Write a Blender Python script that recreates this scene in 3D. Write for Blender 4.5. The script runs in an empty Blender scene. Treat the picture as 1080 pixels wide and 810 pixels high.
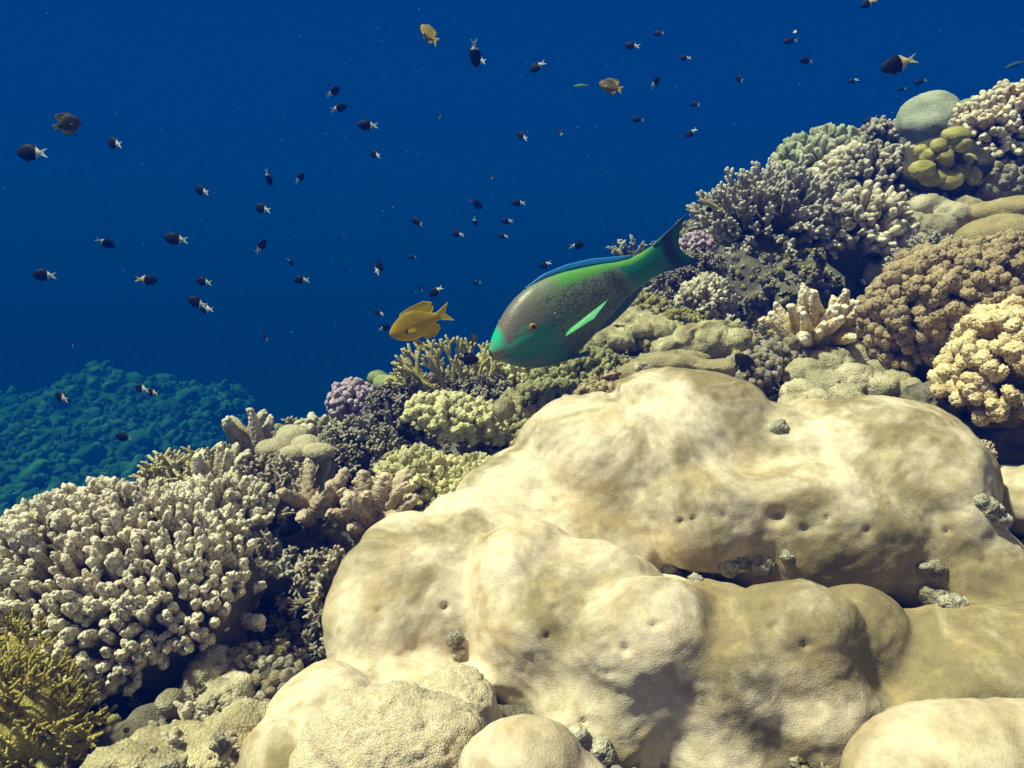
import bpy, math, random
import numpy as np
from mathutils import Vector, Matrix
from mathutils.bvhtree import BVHTree

random.seed(7); RNG = np.random.default_rng(7)
sc = bpy.context.scene
COL = sc.collection
PITCH = math.radians(12.0)
FPX = 848.0                                   # focal length in pixels of the 1080 px wide photograph

# ------------------------------------------------------------------ camera
cam_d = bpy.data.cameras.new("camera"); cam = bpy.data.objects.new("camera", cam_d); COL.objects.link(cam)
cam_d.sensor_width = 36.0; cam_d.lens = 36.0 * FPX / 1080.0
cam_d.clip_start = 0.02; cam_d.clip_end = 400
cam.location = (0, 0, 0); cam.rotation_euler = (math.pi / 2 - PITCH, 0, 0)
sc.camera = cam
sc.view_settings.view_transform = 'Standard'; sc.view_settings.look = 'None'
sc.view_settings.exposure = 0.66; sc.view_settings.gamma = 1.0; sc.view_settings.use_curve_mapping = False

# ------------------------------------------------------------------ world: daylight sky seen through the water surface, blue water to the sides
SUN_DIR = Vector((-0.46, -0.08, 0.86)).normalized()      # towards the sun
SUN_EL = math.asin(SUN_DIR.z); SUN_AZ = math.atan2(SUN_DIR.x, SUN_DIR.y)
w = bpy.data.worlds.new("World"); sc.world = w; w.use_nodes = True
nt = w.node_tree; nt.nodes.clear()
wo = nt.nodes.new('ShaderNodeOutputWorld'); bg = nt.nodes.new('ShaderNodeBackground')
sky = nt.nodes.new('ShaderNodeTexSky'); sky.sky_type = 'NISHITA'; sky.sun_disc = False
sky.sun_elevation = SUN_EL; sky.sun_rotation = SUN_AZ
tc = nt.nodes.new('ShaderNodeTexCoord'); sep = nt.nodes.new('ShaderNodeSeparateXYZ')
rmp = nt.nodes.new('ShaderNodeMapRange'); rmp.interpolation_type = 'SMOOTHSTEP'
rmp.inputs['From Min'].default_value = 0.45; rmp.inputs['From Max'].default_value = 0.8
tint = nt.nodes.new('ShaderNodeMix'); tint.data_type = 'RGBA'; tint.blend_type = 'MULTIPLY'
tint.inputs['Factor'].default_value = 1.0; tint.inputs[7].default_value = (1.7, 0.90, 0.42, 1)
mx = nt.nodes.new('ShaderNodeMix'); mx.data_type = 'RGBA'
mx.inputs[6].default_value = (0.0, 0.275, 1.45, 1)
nt.links.new(tc.outputs['Generated'], sep.inputs[0]); nt.links.new(sep.outputs['Z'], rmp.inputs['Value'])
nt.links.new(rmp.outputs[0], mx.inputs['Factor'])
nt.links.new(sky.outputs[0], tint.inputs[6]); nt.links.new(tint.outputs[2], mx.inputs[7])
nt.links.new(mx.outputs[2], bg.inputs['Color']); bg.inputs['Strength'].default_value = 0.1
nt.links.new(bg.outputs[0], wo.inputs['Surface'])

sd = bpy.data.lights.new("sun", 'SUN'); sun = bpy.data.objects.new("sun", sd); COL.objects.link(sun)
sd.energy = 5.0; sd.angle = math.radians(4.0); sd.color = (1.0, 0.82, 0.69)
sun.rotation_euler = SUN_DIR.to_track_quat('Z', 'Y').to_euler()
sun.location = SUN_DIR * 6
sc.cycles.max_bounces = 5; sc.cycles.diffuse_bounces = 3; sc.cycles.volume_bounces = 0
sc.cycles.caustics_reflective = False; sc.cycles.caustics_refractive = False

# ------------------------------------------------------------------ helpers
RT = np.array([1.0, 0, 0]); FW = np.array([0, math.cos(PITCH), -math.sin(PITCH)]); UP = np.array([0, math.sin(PITCH), math.cos(PITCH)])
def at(px, py, d):
    return (px - 540) / FPX * d * RT - (py - 405) / FPX * d * UP + d * FW
def camvec(r, u, f):
    v = r * RT + u * UP + f * FW
    return v / np.linalg.norm(v)
def nrm(v): return v / np.maximum(np.linalg.norm(v, axis=-1, keepdims=True), 1e-9)

def _hash(i, j, k, s):
    n = (i * 374761393 + j * 668265263 + k * 2147483647 + s * 974634777) & 0xFFFFFFFF
    n = ((n ^ (n >> 13)) * 1274126177) & 0xFFFFFFFF
    n = (n ^ (n >> 16)) & 0xFFFFFFFF
    return (n & 0xFFFFFF) / float(0xFFFFFF)
def vnoise(p, s=0):
    p = np.asarray(p, float); f = np.floor(p); i = f.astype(np.int64); t = p - f; t = t * t * (3 - 2 * t)
    r = 0
    for a in (0, 1):
        for b in (0, 1):
            for c in (0, 1):
                wgt = (t[:, 0] if a else 1 - t[:, 0]) * (t[:, 1] if b else 1 - t[:, 1]) * (t[:, 2] if c else 1 - t[:, 2])
                r = r + wgt * _hash(i[:, 0] + a, i[:, 1] + b, i[:, 2] + c, s)
    return r * 2 - 1
def fbm(p, freq, octv=3, s=0, gain=0.5):
    r = 0; a = 1
    for o in range(octv):
        r = r + a * vnoise(np.asarray(p) * freq + 13.7 * o, s + o); a *= gain; freq *= 2.03
    return r

def cells(p, freq, s=0):
    """distance to the nearest scattered point (cell noise), in cell units"""
    p = np.asarray(p, float) * freq; f = np.floor(p).astype(np.int64); best = np.full(len(p), 9.0)
    for a in (-1, 0, 1):
        for b in (-1, 0, 1):
            for c in (-1, 0, 1):
                q = f + np.array([a, b, c]); o = np.stack([_hash(q[:, 0], q[:, 1], q[:, 2], s + k) for k in (1, 2, 3)], 1)
                best = np.minimum(best, np.linalg.norm(q + o - p, axis=1))
    return best
def nodules(p, freq, s=0):
    return np.sqrt(np.clip(1 - (cells(p, freq, s) / 0.95) ** 2, 0, 1))

def mesh_from(name, V, F, tip=None, col=None, mats=(), fmat=None, smooth=True):
    me = bpy.data.meshes.new(name)
    V = np.asarray(V, np.float32); F = np.asarray(F, np.int32)
    me.vertices.add(len(V)); me.vertices.foreach_set('co', V.ravel())
    k = F.shape[1]
    me.loops.add(F.size); me.loops.foreach_set('vertex_index', F.ravel())
    me.polygons.add(len(F)); me.polygons.foreach_set('loop_start', np.arange(len(F), dtype=np.int32) * k)
    me.polygons.foreach_set('loop_total', np.full(len(F), k, np.int32))
    if smooth: me.polygons.foreach_set('use_smooth', np.ones(len(F), bool))
    for m in mats: me.materials.append(m)
    if fmat is not None: me.polygons.foreach_set('material_index', np.asarray(fmat, np.int32))
    me.update(calc_edges=True)
    if tip is not None:
        a = me.attributes.new('tip', 'FLOAT', 'POINT'); a.data.foreach_set('value', np.asarray(tip, np.float32))
    if col is not None:
        c4 = np.ones((len(V), 4), np.float32); c4[:, :3] = col
        a = me.color_attributes.new('paint', 'FLOAT_COLOR', 'POINT'); a.data.foreach_set('color', c4.ravel())
    return me
def link(name, me, parent=None, loc=None):
    o = bpy.data.objects.new(name, me); COL.objects.link(o)
    if parent is not None: o.parent = parent
    if loc is not None: o.location = loc
    return o
def tag(o, label=None, cat=None, group=None, kind=None):
    if label: o['label'] = label
    if cat: o['category'] = cat
    if group: o['group'] = group
    if kind: o['kind'] = kind
    return o

# ------------------------------------------------------------------ materials
def N(nt, t): return nt.nodes.new(t)
def mat_coral(name, base, tip, var=0.25, vscale=14.0, bump=0.35, bscale=220.0, rough=0.85, stain=None, stain_amt=0.0, polyp=230.0):
    m = bpy.data.materials.new(name); m.use_nodes = True; nt = m.node_tree; b = nt.nodes['Principled BSDF']; L = nt.links.new
    b.inputs['Roughness'].default_value = rough; b.inputs['Specular IOR Level'].default_value = 0.18
    at_ = N(nt, 'ShaderNodeAttribute'); at_.attribute_name = 'tip'
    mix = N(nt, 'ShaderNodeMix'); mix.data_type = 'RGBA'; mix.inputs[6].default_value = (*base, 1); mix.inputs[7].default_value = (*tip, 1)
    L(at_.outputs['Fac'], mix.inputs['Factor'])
    tcn = N(nt, 'ShaderNodeTexCoord')
    no = N(nt, 'ShaderNodeTexNoise'); no.inputs['Scale'].default_value = vscale; no.inputs['Detail'].default_value = 5; no.inputs['Roughness'].default_value = 0.6
    L(tcn.outputs['Object'], no.inputs['Vector'])
    mr = N(nt, 'ShaderNodeMapRange'); mr.inputs['From Min'].default_value = 0.3; mr.inputs['From Max'].default_value = 0.7
    mr.inputs['To Min'].default_value = 1 - var; mr.inputs['To Max'].default_value = 1 + var
    L(no.outputs['Fac'], mr.inputs['Value'])
    mul = N(nt, 'ShaderNodeVectorMath'); mul.operation = 'SCALE'; L(mix.outputs[2], mul.inputs[0]); L(mr.outputs[0], mul.inputs['Scale'])
    out = mul.outputs[0]
    if stain is not None:
        n2 = N(nt, 'ShaderNodeTexNoise'); n2.inputs['Scale'].default_value = vscale * 0.7; n2.inputs['Detail'].default_value = 6; n2.inputs['Roughness'].default_value = 0.7
        ad = N(nt, 'ShaderNodeVectorMath'); ad.inputs[1].default_value = (7.3, 2.1, 4.4); L(tcn.outputs['Object'], ad.inputs[0]); L(ad.outputs[0], n2.inputs['Vector'])
        r2 = N(nt, 'ShaderNodeMapRange'); r2.inputs['From Min'].default_value = 0.48; r2.inputs['From Max'].default_value = 0.62
        r2.inputs['To Max'].default_value = stain_amt; L(n2.outputs['Fac'], r2.inputs['Value'])
        m2 = N(nt, 'ShaderNodeMix'); m2.data_type = 'RGBA'; m2.inputs[7].default_value = (*stain, 1)
        L(out, m2.inputs[6]); L(r2.outputs[0], m2.inputs['Factor']); out = m2.outputs[2]
    pol = N(nt, 'ShaderNodeTexVoronoi'); pol.inputs['Scale'].default_value = polyp; L(tcn.outputs['Object'], pol.inputs['Vector'])
    pr = N(nt, 'ShaderNodeMapRange'); pr.inputs['From Min'].default_value = 0.15; pr.inputs['From Max'].default_value = 0.75; pr.inputs['To Min'].default_value = 1.25; pr.inputs['To Max'].default_value = 0.78
    L(pol.outputs['Distance'], pr.inputs['Value']); ps = N(nt, 'ShaderNodeVectorMath'); ps.operation = 'SCALE'; L(out, ps.inputs[0]); L(pr.outputs[0], ps.inputs['Scale']); out = ps.outputs[0]
    L(out, b.inputs['Base Color'])
    pb = N(nt, 'ShaderNodeBump'); pb.invert = True; pb.inputs['Strength'].default_value = 0.8; pb.inputs['Distance'].default_value = 0.6 / polyp
    L(pol.outputs['Distance'], pb.inputs['Height'])
    vo = N(nt, 'ShaderNodeTexNoise'); vo.inputs['Scale'].default_value = bscale; vo.inputs['Detail'].default_value = 2
    L(tcn.outputs['Object'], vo.inputs['Vector'])
    bp = N(nt, 'ShaderNodeBump'); bp.inputs['Strength'].default_value = bump; bp.inputs['Distance'].default_value = 0.002
    L(vo.outputs['Fac'], bp.inputs['Height']); L(pb.outputs[0], bp.inputs['Normal']); L(bp.outputs[0], b.inputs['Normal'])
    return m

def mat_massive(name, light, dark, warm, grain=1.0, sun_drift=0.0):
    """living surface of a massive coral: cream with tan and olive clouds, fine grain"""
    m = bpy.data.materials.new(name); m.use_nodes = True; nt = m.node_tree; b = nt.nodes['Principled BSDF']; L = nt.links.new
    b.inputs['Roughness'].default_value = 0.8; b.inputs['Specular IOR Level'].default_value = 0.2
    tcn = N(nt, 'ShaderNodeTexCoord')
    def noise(scale, det, rough, off, lo, hi, dist=0.0):
        ad = N(nt, 'ShaderNodeVectorMath'); ad.inputs[1].default_value = off; L(tcn.outputs['Object'], ad.inputs[0])
        n = N(nt, 'ShaderNodeTexNoise'); n.inputs['Scale'].default_value = scale; n.inputs['Detail'].default_value = det
        n.inputs['Roughness'].default_value = rough; n.inputs['Distortion'].default_value = dist; L(ad.outputs[0], n.inputs['Vector'])
        r = N(nt, 'ShaderNodeMapRange'); r.interpolation_type = 'SMOOTHSTEP'; r.inputs['From Min'].default_value = lo; r.inputs['From Max'].default_value = hi
        L(n.outputs['Fac'], r.inputs['Value']); return n, r
    n1, r1 = noise(4.2, 6, 0.62, (0, 0, 0), 0.39, 0.60, 0.5)
    _, r2 = noise(10.0, 6, 0.68, (5, 3, 9), 0.46, 0.70, 0.3)
    n3, r3 = noise(38.0, 6, 0.75, (1, 8, 2), 0.32, 0.68)
    if sun_drift:          # sunlight on the left side painted in: paler base colour there
        sx = N(nt, 'ShaderNodeSeparateXYZ'); L(tcn.outputs['Object'], sx.inputs[0]); ma = N(nt, 'ShaderNodeMath'); ma.operation = 'MULTIPLY_ADD'; ma.inputs[1].default_value = sun_drift
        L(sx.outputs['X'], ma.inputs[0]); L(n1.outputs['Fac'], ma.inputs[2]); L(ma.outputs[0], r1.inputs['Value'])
    a = N(nt, 'ShaderNodeMix'); a.data_type = 'RGBA'; a.inputs[6].default_value = (*light, 1); a.inputs[7].default_value = (*dark, 1); L(r1.outputs[0], a.inputs['Factor'])
    c = N(nt, 'ShaderNodeMix'); c.data_type = 'RGBA'; c.inputs[7].default_value = (*warm, 1); L(a.outputs[2], c.inputs[6])
    mm = N(nt, 'ShaderNodeMath'); mm.operation = 'MULTIPLY'; mm.inputs[1].default_value = 0.7; L(r2.outputs[0], mm.inputs[0]); L(mm.outputs[0], c.inputs['Factor'])
    r3.inputs['To Min'].default_value = 0.80; r3.inputs['To Max'].default_value = 1.08
    s = N(nt, 'ShaderNodeVectorMath'); s.operation = 'SCALE'; L(c.outputs[2], s.inputs[0]); L(r3.outputs[0], s.inputs['Scale'])
    L(s.outputs[0], b.inputs['Base Color'])
    vo = N(nt, 'ShaderNodeTexVoronoi'); vo.inputs['Scale'].default_value = 330; L(tcn.outputs['Object'], vo.inputs['Vector'])
    bp = N(nt, 'ShaderNodeBump'); bp.inputs['Strength'].default_value = 0.34 * grain; bp.inputs['Distance'].default_value = 0.0015
    L(vo.outputs['Distance'], bp.inputs['Height'])
    bp2 = N(nt, 'ShaderNodeBump'); bp2.inputs['Strength'].default_value = 0.16 * grain; bp2.inputs['Distance'].default_value = 0.006
    L(n3.outputs['Fac'], bp2.inputs['Height']); L(bp.outputs[0], bp2.inputs['Normal']); L(bp2.outputs[0], b.inputs['Normal'])
    return m

def mat_paint(name, rough=0.45, scale_pat=None, spec=0.4, sub=0.0):
    """fish skin: the colours come from the 'paint' attribute"""
    m = bpy.data.materials.new(name); m.use_nodes = True; nt = m.node_tree; b = nt.nodes['Principled BSDF']; L = nt.links.new
    b.inputs['Roughness'].default_value = rough; b.inputs['Specular IOR Level'].default_value = spec
    a = N(nt, 'ShaderNodeAttribute'); a.attribute_name = 'paint'
    if scale_pat:  # large outlined scales
        tcn = N(nt, 'ShaderNodeTexCoord'); vo = N(nt, 'ShaderNodeTexVoronoi'); vo.inputs['Scale'].default_value = scale_pat
        mp = N(nt, 'ShaderNodeMapping'); mp.inputs['Scale'].default_value = (1.0, 0.4, 1.35); L(tcn.outputs['Object'], mp.inputs['Vector']); L(mp.outputs[0], vo.inputs['Vector'])
        r = N(nt, 'ShaderNodeMapRange'); r.inputs['From Min'].default_value = 0.1; r.inputs['From Max'].default_value = 0.75; r.inputs['To Min'].default_value = 1.25; r.inputs['To Max'].default_value = 0.5
        L(vo.outputs['Distance'], r.inputs['Value'])
        s = N(nt, 'ShaderNodeVectorMath'); s.operation = 'SCALE'; L(a.outputs['Color'], s.inputs[0]); L(r.outputs[0], s.inputs['Scale'])
        mixn = N(nt, 'ShaderNodeMix'); mixn.data_type = 'RGBA'; at2 = N(nt, 'ShaderNodeAttribute'); at2.attribute_name = 'tip'
        L(at2.outputs['Fac'], mixn.inputs['Factor']); L(a.outputs['Color'], mixn.inputs[6]); L(s.outputs[0], mixn.inputs[7])
        L(mixn.outputs[2], b.inputs['Base Color'])
        bp = N(nt, 'ShaderNodeBump'); bp.inputs['Strength'].default_value = 0.25; bp.inputs['Distance'].default_value = 0.002; bp.invert = True
        L(vo.outputs['Distance'], bp.inputs['Height']); L(bp.outputs[0], b.inputs['Normal'])
    else:
        L(a.outputs['Color'], b.inputs['Base Color'])
    return m

# ------------------------------------------------------------------ the reef slope (height field through control points)
CP = [ # px, py, distance
 (-200, 640, 1.9), (0, 650, 1.75), (0, 860, 1.15), (150, 790, 1.25), (-200, 900, 1.2), (100, 700, 1.75),
 (230, 760, 1.35), (300, 830, 1.05), (200, 560, 2.1), (260, 490, 2.4), (300, 640, 1.85), (320, 560, 2.05),
 (360, 500, 2.35), (400, 600, 1.85), (430, 540, 2.1), (400, 470, 2.45), (400, 440, 2.7), (470, 480, 2.3), (450, 410, 2.75),
 (520, 450, 2.45), (560, 400, 2.75), (600, 440, 2.4), (640, 370, 2.75), (700, 380, 2.45), (660, 330, 3.1),
 (720, 330, 2.85), (760, 370, 2.5), (700, 290, 3.4), (810, 330, 2.95), (900, 330, 2.7), (820, 260, 3.2), (880, 390, 2.2), (830, 400, 2.2), (960, 400, 2.2),
 (800, 220, 3.4), (870, 190, 3.4), (940, 170, 3.5), (1010, 170, 3.3), (1080, 170, 3.1), (1200, 130, 3.0), (1060, 250, 2.7),
 (960, 260, 2.9), (1000, 340, 2.35), (1080, 380, 2.1), (1080, 480, 1.95), (1040, 540, 1.8), (1080, 640, 1.55), (1250, 420, 2.0),
 (500, 700, 1.55), (650, 640, 1.75), (800, 640, 1.7), (950, 640, 1.65), (700, 860, 1.2), (950, 860, 1.15), (500, 860, 1.1), (1200, 800, 1.15), (400, 700, 1.5),
]
BK = [(-200, 640, 1.9), (60, 600, 1.95), (260, 480, 2.6), (400, 430, 2.9), (450, 395, 3.0), (560, 370, 3.2), (700, 275, 3.7), (800, 190, 3.8), (900, 140, 3.9), (1010, 130, 3.9), (1100, 110, 3.8), (1250, 80, 3.6)]
pts = [at(*c) for c in CP]
for c in BK:
    p = at(*c); q = p * np.array([1, 1, 1]); h = nrm(np.array([-0.35, 1.0, 0]))
    pts.append(p + h * 0.45 + np.array([0, 0, -0.30])); pts.append(p + h * 1.2 + np.array([0, 0, -1.3])); pts.append(p + h * 2.4 + np.array([0, 0, -3.0]))
for q in [(-1.9, 1.0, -1.3), (-2.2, 1.8, -1.5), (-2.6, 3.0, -2.2), (-2.5, 0.0, -1.5), (2.6, 1.0, 0.2), (2.8, 3.0, 0.9), (0, 0.2, -1.0), (-1, 0.3, -1.1), (1.2, 0.2, -0.8)]:
    pts.append(np.array(q, float))
pts = np.array(pts)
def tps_fit(P, lam=0.02):
    X = P[:, :2]; n = len(X); D = np.linalg.norm(X[:, None] - X[None], axis=-1)
    K = np.where(D > 0, D ** 2 * np.log(D + 1e-12), 0) + lam * np.eye(n)
    A = np.zeros((n + 3, n + 3)); A[:n, :n] = K; A[:n, n] = 1; A[:n, n + 1:] = X; A[n, :n] = 1; A[n + 1:, :n] = X.T
    s = np.linalg.solve(A, np.concatenate([P[:, 2], [0, 0, 0]]))
    return X, s
TX, TS = tps_fit(pts)
def slope_z(xy):
    D = np.linalg.norm(xy[:, None] - TX[None], axis=-1)
    return (D ** 2 * np.log(D + 1e-12)) @ TS[:-3] + TS[-3] + xy @ TS[-2:]
def sstep(a, b, x):
    t = np.clip((x - a) / (b - a), 0, 1); return t * t * (3 - 2 * t)

M_rock = mat_coral('reef_rock', (0.09, 0.08, 0.055), (0.22, 0.19, 0.13), var=0.45, vscale=16, bump=0.9, bscale=90, stain=(0.26, 0.22, 0.17), stain_amt=0.8)
gx = np.linspace(-3.2, 3.2, 300); gy = np.linspace(0.25, 6.6, 300)
GX, GY = np.meshgrid(gx, gy); xy = np.stack([GX.ravel(), GY.ravel()], 1)
zz = slope_z(xy)
P3 = np.column_stack([xy, zz])
rough_ = fbm(P3, 5.0, 4, 3) * 0.035 + np.abs(fbm(P3, 14.0, 3, 9)) * 0.03
zz = np.maximum(zz + rough_, -6.4)
V = np.column_stack([xy + 0.02 * np.column_stack([fbm(P3, 17, 2, 21), fbm(P3, 17, 2, 22)]), zz])
idx = np.arange(300 * 300).reshape(300, 300)
F = np.stack([idx[:-1, :-1].ravel(), idx[:-1, 1:].ravel(), idx[1:, 1:].ravel(), idx[1:, :-1].ravel()], 1)
slope_me = mesh_from('reef_slope', V, F, tip=np.clip(rough_ * 14, 0, 1), mats=[M_rock])
slope = tag(link('reef_slope', slope_me), kind='structure')
slope['label'] = 'rough reef slope of dead coral rock under the living corals'
BVH = BVHTree.FromPolygons([Vector(v) for v in V.tolist()], F.tolist())
SV, SF = V, F
def hit(px, py):
    r = BVH.ray_cast(Vector((0, 0, 0)), Vector(at(px, py, 1.0)))
    return (np.array(r[0]), np.array(r[1])) if r[0] is not None else None

# ------------------------------------------------------------------ sea floor with the far reef plateau, reaching past the haze
FARS = 2.1
def seabed_z(xy): return FARS * _sb(np.asarray(xy) / FARS)
def _sb(xy):
    x, y = xy[:, 0], xy[:, 1]
    p3 = np.column_stack([xy, np.zeros(len(xy))])
    wob = fbm(p3, 0.5, 3, 40) * 0.5
    edge = -2.75 - 0.35 * (y - 8) * 0.5
    sx = 1 - sstep(edge - 0.9, edge + 1.1, x + wob)
    sy = (1 - sstep(10.0, 13.0, y + wob)) * sstep(1.5, 4.5, y)
    top = -2.62 + 0.035 * (y - 6) + 0.18 * fbm(p3, 0.9, 3, 44) + 0.07 * fbm(p3, 3.0, 3, 47)
    pin = 0.30 * np.exp(-(((x + 5.2) / 0.38) ** 2 + ((y - 9.8) / 0.5) ** 2)) + 0.20 * np.exp(-(((x + 5.0) / 0.95) ** 2 + ((y - 9.6) / 1.0) ** 2))
    low = -6.5 + 0.25 * fbm(p3, 0.3, 3, 50)
    return low + (top + pin - low) * sx * sy
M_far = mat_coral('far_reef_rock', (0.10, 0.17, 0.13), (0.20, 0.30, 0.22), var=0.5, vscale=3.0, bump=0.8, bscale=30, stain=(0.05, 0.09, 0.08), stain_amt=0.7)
u = np.linspace(-1, 1, 260); sx_ = np.sign(u) * (np.abs(u) ** 2.2) * 140
gx2 = np.unique(np.concatenate([sx_, np.linspace(-21, -2.0, 200)])); gy2 = np.unique(np.concatenate([np.linspace(-60, 3, 30), np.linspace(3, 28, 240), np.linspace(28.5, 155, 46)]))
GX, GY = np.meshgrid(gx2, gy2); xy = np.stack([GX.ravel(), GY.ravel()], 1); zz = seabed_z(xy)
idx = np.arange(len(xy)).reshape(len(gy2), len(gx2))
F = np.stack([idx[:-1, :-1].ravel(), idx[:-1, 1:].ravel(), idx[1:, 1:].ravel(), idx[1:, :-1].ravel()], 1)
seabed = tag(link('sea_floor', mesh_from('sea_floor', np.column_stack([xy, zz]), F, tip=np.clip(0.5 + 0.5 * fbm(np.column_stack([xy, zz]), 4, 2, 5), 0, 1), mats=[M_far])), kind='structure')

# ------------------------------------------------------------------ growth templates
def capsule(nu, nv, r0=0.16, r1=0.12, L=1.0, ncap=None):
    """upright tapered capsule, open at the bottom; returns V (nv*nu), F, normals"""
    ncap = ncap or max(3, nv // 3); rows = []
    nb = nv - ncap
    for i in range(nb): s = i / nb; rows.append((s * (L - r1), r0 + (r1 - r0) * s, 0.0))
    for i in range(ncap): a = (i / (ncap - 1)) * (math.pi / 2) * 0.985; rows.append((L - r1 + r1 * math.sin(a), r1 * math.cos(a), math.sin(a)))
    th = np.linspace(0, 2 * math.pi, nu, endpoint=False); V = []; Nn = []
    for z, r, nz in rows:
        V.append(np.column_stack([r * np.cos(th), r * np.sin(th), np.full(nu, z)]))
        c = math.sqrt(max(0, 1 - nz * nz)); Nn.append(np.column_stack([c * np.cos(th), c * np.sin(th), np.full(nu, nz)]))
    V = np.concatenate(V); Nn = np.concatenate(Nn); idx = np.arange(len(rows) * nu).reshape(len(rows), nu)
    a = idx[:-1]; b = idx[1:]
    F = np.stack([a.ravel(), np.roll(a, -1, 1).ravel(), np.roll(b, -1, 1).ravel(), b.ravel()], 1)
    return V, F, Nn
def t_finger(nu=20, nv=20, r0=0.20, r1=0.15, nn=55, amp=0.05, rn=0.085, seed=0, L=1.0):
    """coral finger covered in round nubs"""
    V, F, Nn = capsule(nu, nv, r0, r1, L); rg = np.random.default_rng(seed)
    c = V[rg.choice(len(V), min(nn * 8, len(V)), replace=False)]
    keep = []
    for q in c:
        if all(np.linalg.norm(q - k) > rn * 1.35 for k in keep): keep.append(q)
        if len(keep) >= nn: break
    K = np.array(keep); D = np.linalg.norm(V[:, None] - K[None], axis=-1).min(1)
    h = np.sqrt(np.clip(1 - (D / rn) ** 2, 0, 1))
    V2 = V + Nn * (h * amp)[:, None]
    bend = 0.10 * rg.normal(size=2); V2[:, :2] += np.outer((V2[:, 2] / L) ** 2, bend)
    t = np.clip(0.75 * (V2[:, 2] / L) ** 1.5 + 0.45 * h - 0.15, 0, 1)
    return V2, F, t
def tube(P, R, nu=6):
    """tube through points P with radii R, rounded tip"""
    P = np.array(P, float); R = list(R); d = P[-1] - P[-2]; d /= np.linalg.norm(d)
    P = np.vstack([P, P[-1] + d * R[-1] * 0.6, P[-1] + d * R[-1] * 0.95]); R = np.array(R + [R[-1] * 0.75, R[-1] * 0.15])
    T = np.gradient(P, axis=0); T = nrm(T); a = np.cross(T, [0.31, 0.17, 0.93]); a = nrm(a + 1e-6); b = np.cross(T, a)
    th = np.linspace(0, 2 * math.pi, nu, endpoint=False)
    V = (P[:, None] + R[:, None, None] * (np.cos(th)[None, :, None] * a[:, None] + np.sin(th)[None, :, None] * b[:, None])).reshape(-1, 3)
    idx = np.arange(len(V)).reshape(len(P), nu); x = idx[:-1]; y = idx[1:]
    F = np.stack([x.ravel(), np.roll(x, -1, 1).ravel(), np.roll(y, -1, 1).ravel(), y.ravel()], 1)
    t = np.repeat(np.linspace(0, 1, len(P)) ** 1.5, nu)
    return V, F, t
def join(parts):
    Vs, Fs, Ts, o = [], [], [], 0
    for V, F, t in parts: Vs.append(V); Fs.append(F + o); Ts.append(t); o += len(V)
    return np.concatenate(Vs), np.concatenate(Fs), np.concatenate(Ts)
def t_branchlet(seed=0, n=6, r=0.07, spread=0.5, nu=6, sub_len=0.38):
    """stem with short side branchlets"""
    rg = np.random.default_rng(seed); bend = rg.normal(size=2) * 0.15
    def stem(z): return np.array([bend[0] * z * z, bend[1] * z * z, z])
    parts = [tube([stem(0), stem(0.33), stem(0.66), stem(1.0)], [r * 1.5, r * 1.25, r * 1.1, r * 0.85], nu)]
    for i in range(n):
        z = 0.25 + 0.65 * (i + rg.random()) / n; a = i * 2.4 + rg.random(); p = stem(z)
        d = np.array([math.cos(a) * spread, math.sin(a) * spread, 0.75]); d /= np.linalg.norm(d); l = sub_len * (1.1 - 0.6 * z) * rg.uniform(0.7, 1.2)
        V, F, t = tube([p, p + d * l * 0.5, p + d * l + np.array([0, 0, 0.12 * l])], [r, r * 0.9, r * 0.75], nu)
        parts.append((V, F, np.clip(t * 0.6 + z * 0.4, 0, 1)))
    return join(parts)
def t_antler(seed=0, levels=4, r=0.05, flat=0.35, nu=7):
    """forking blade-like antler of fire coral"""
    rg = np.random.default_rng(seed); parts = []
    def grow(p, d, l, rr, lv):
        q = p + d * l
        V, F, t = tube([p, (p + q) / 2 + rg.normal(size=3) * 0.02 * l, q], [rr, rr * 0.9, rr * 0.82], nu)
        parts.append((V, F, np.clip((t * 0.9 if lv == 0 else t * 0) + (0.25 if lv == 1 else 0), 0, 1)))
        if lv > 0:
            for s in (-1, 1):
                e = d + np.array([s * rg.uniform(0.35, 0.7), rg.normal() * flat, rg.uniform(-0.05, 0.3)]); e /= np.linalg.norm(e)
                grow(q, e, l * rg.uniform(0.68, 0.9), rr * 0.86, lv - 1)
            if lv > 1 and rg.random() < 0.5:
                e = d + rg.normal(size=3) * 0.15; e /= np.linalg.norm(e); grow(q, e, l * 0.7, rr * 0.8, lv - 2)
    grow(np.zeros(3), np.array([0, 0, 1.0]), 0.30, r, levels - 1)
    return join(parts)
def t_ball(nu=10, nv=7, seed=0, lump=0.18):
    """small irregular lump"""
    V, F, Nn = capsule(nu, nv, 0.42, 0.45, 0.9); h = vnoise(V * 3.1 + seed * 5.3, seed)
    return V + Nn * (h * lump)[:, None], F, np.clip(0.5 + 0.5 * h, 0, 1)
def t_cluster(fn, seed, k=2, s=0.62):
    rg = np.random.default_rng(seed + 500); parts = [fn(seed)]
    for i in range(k):
        V, F, t = fn(seed + 11 + i); a = i * 2.6 + rg.random() * 2; ti = rg.uniform(0.45, 0.8)
        z = np.array([math.cos(a) * ti, math.sin(a) * ti, 1.0]); z /= np.linalg.norm(z); x = np.cross([0.2, 0.9, 0.1], z); x /= np.linalg.norm(x); y = np.cross(z, x)
        sc_ = s * rg.uniform(0.75, 1.15); V2 = V * np.array([0.85, 0.85, sc_ * 1.0]) @ np.stack([x, y, z]) + np.array([0, 0, rg.uniform(0.15, 0.35)])
        parts.append((V2, F, t))
    return join(parts)
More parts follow.
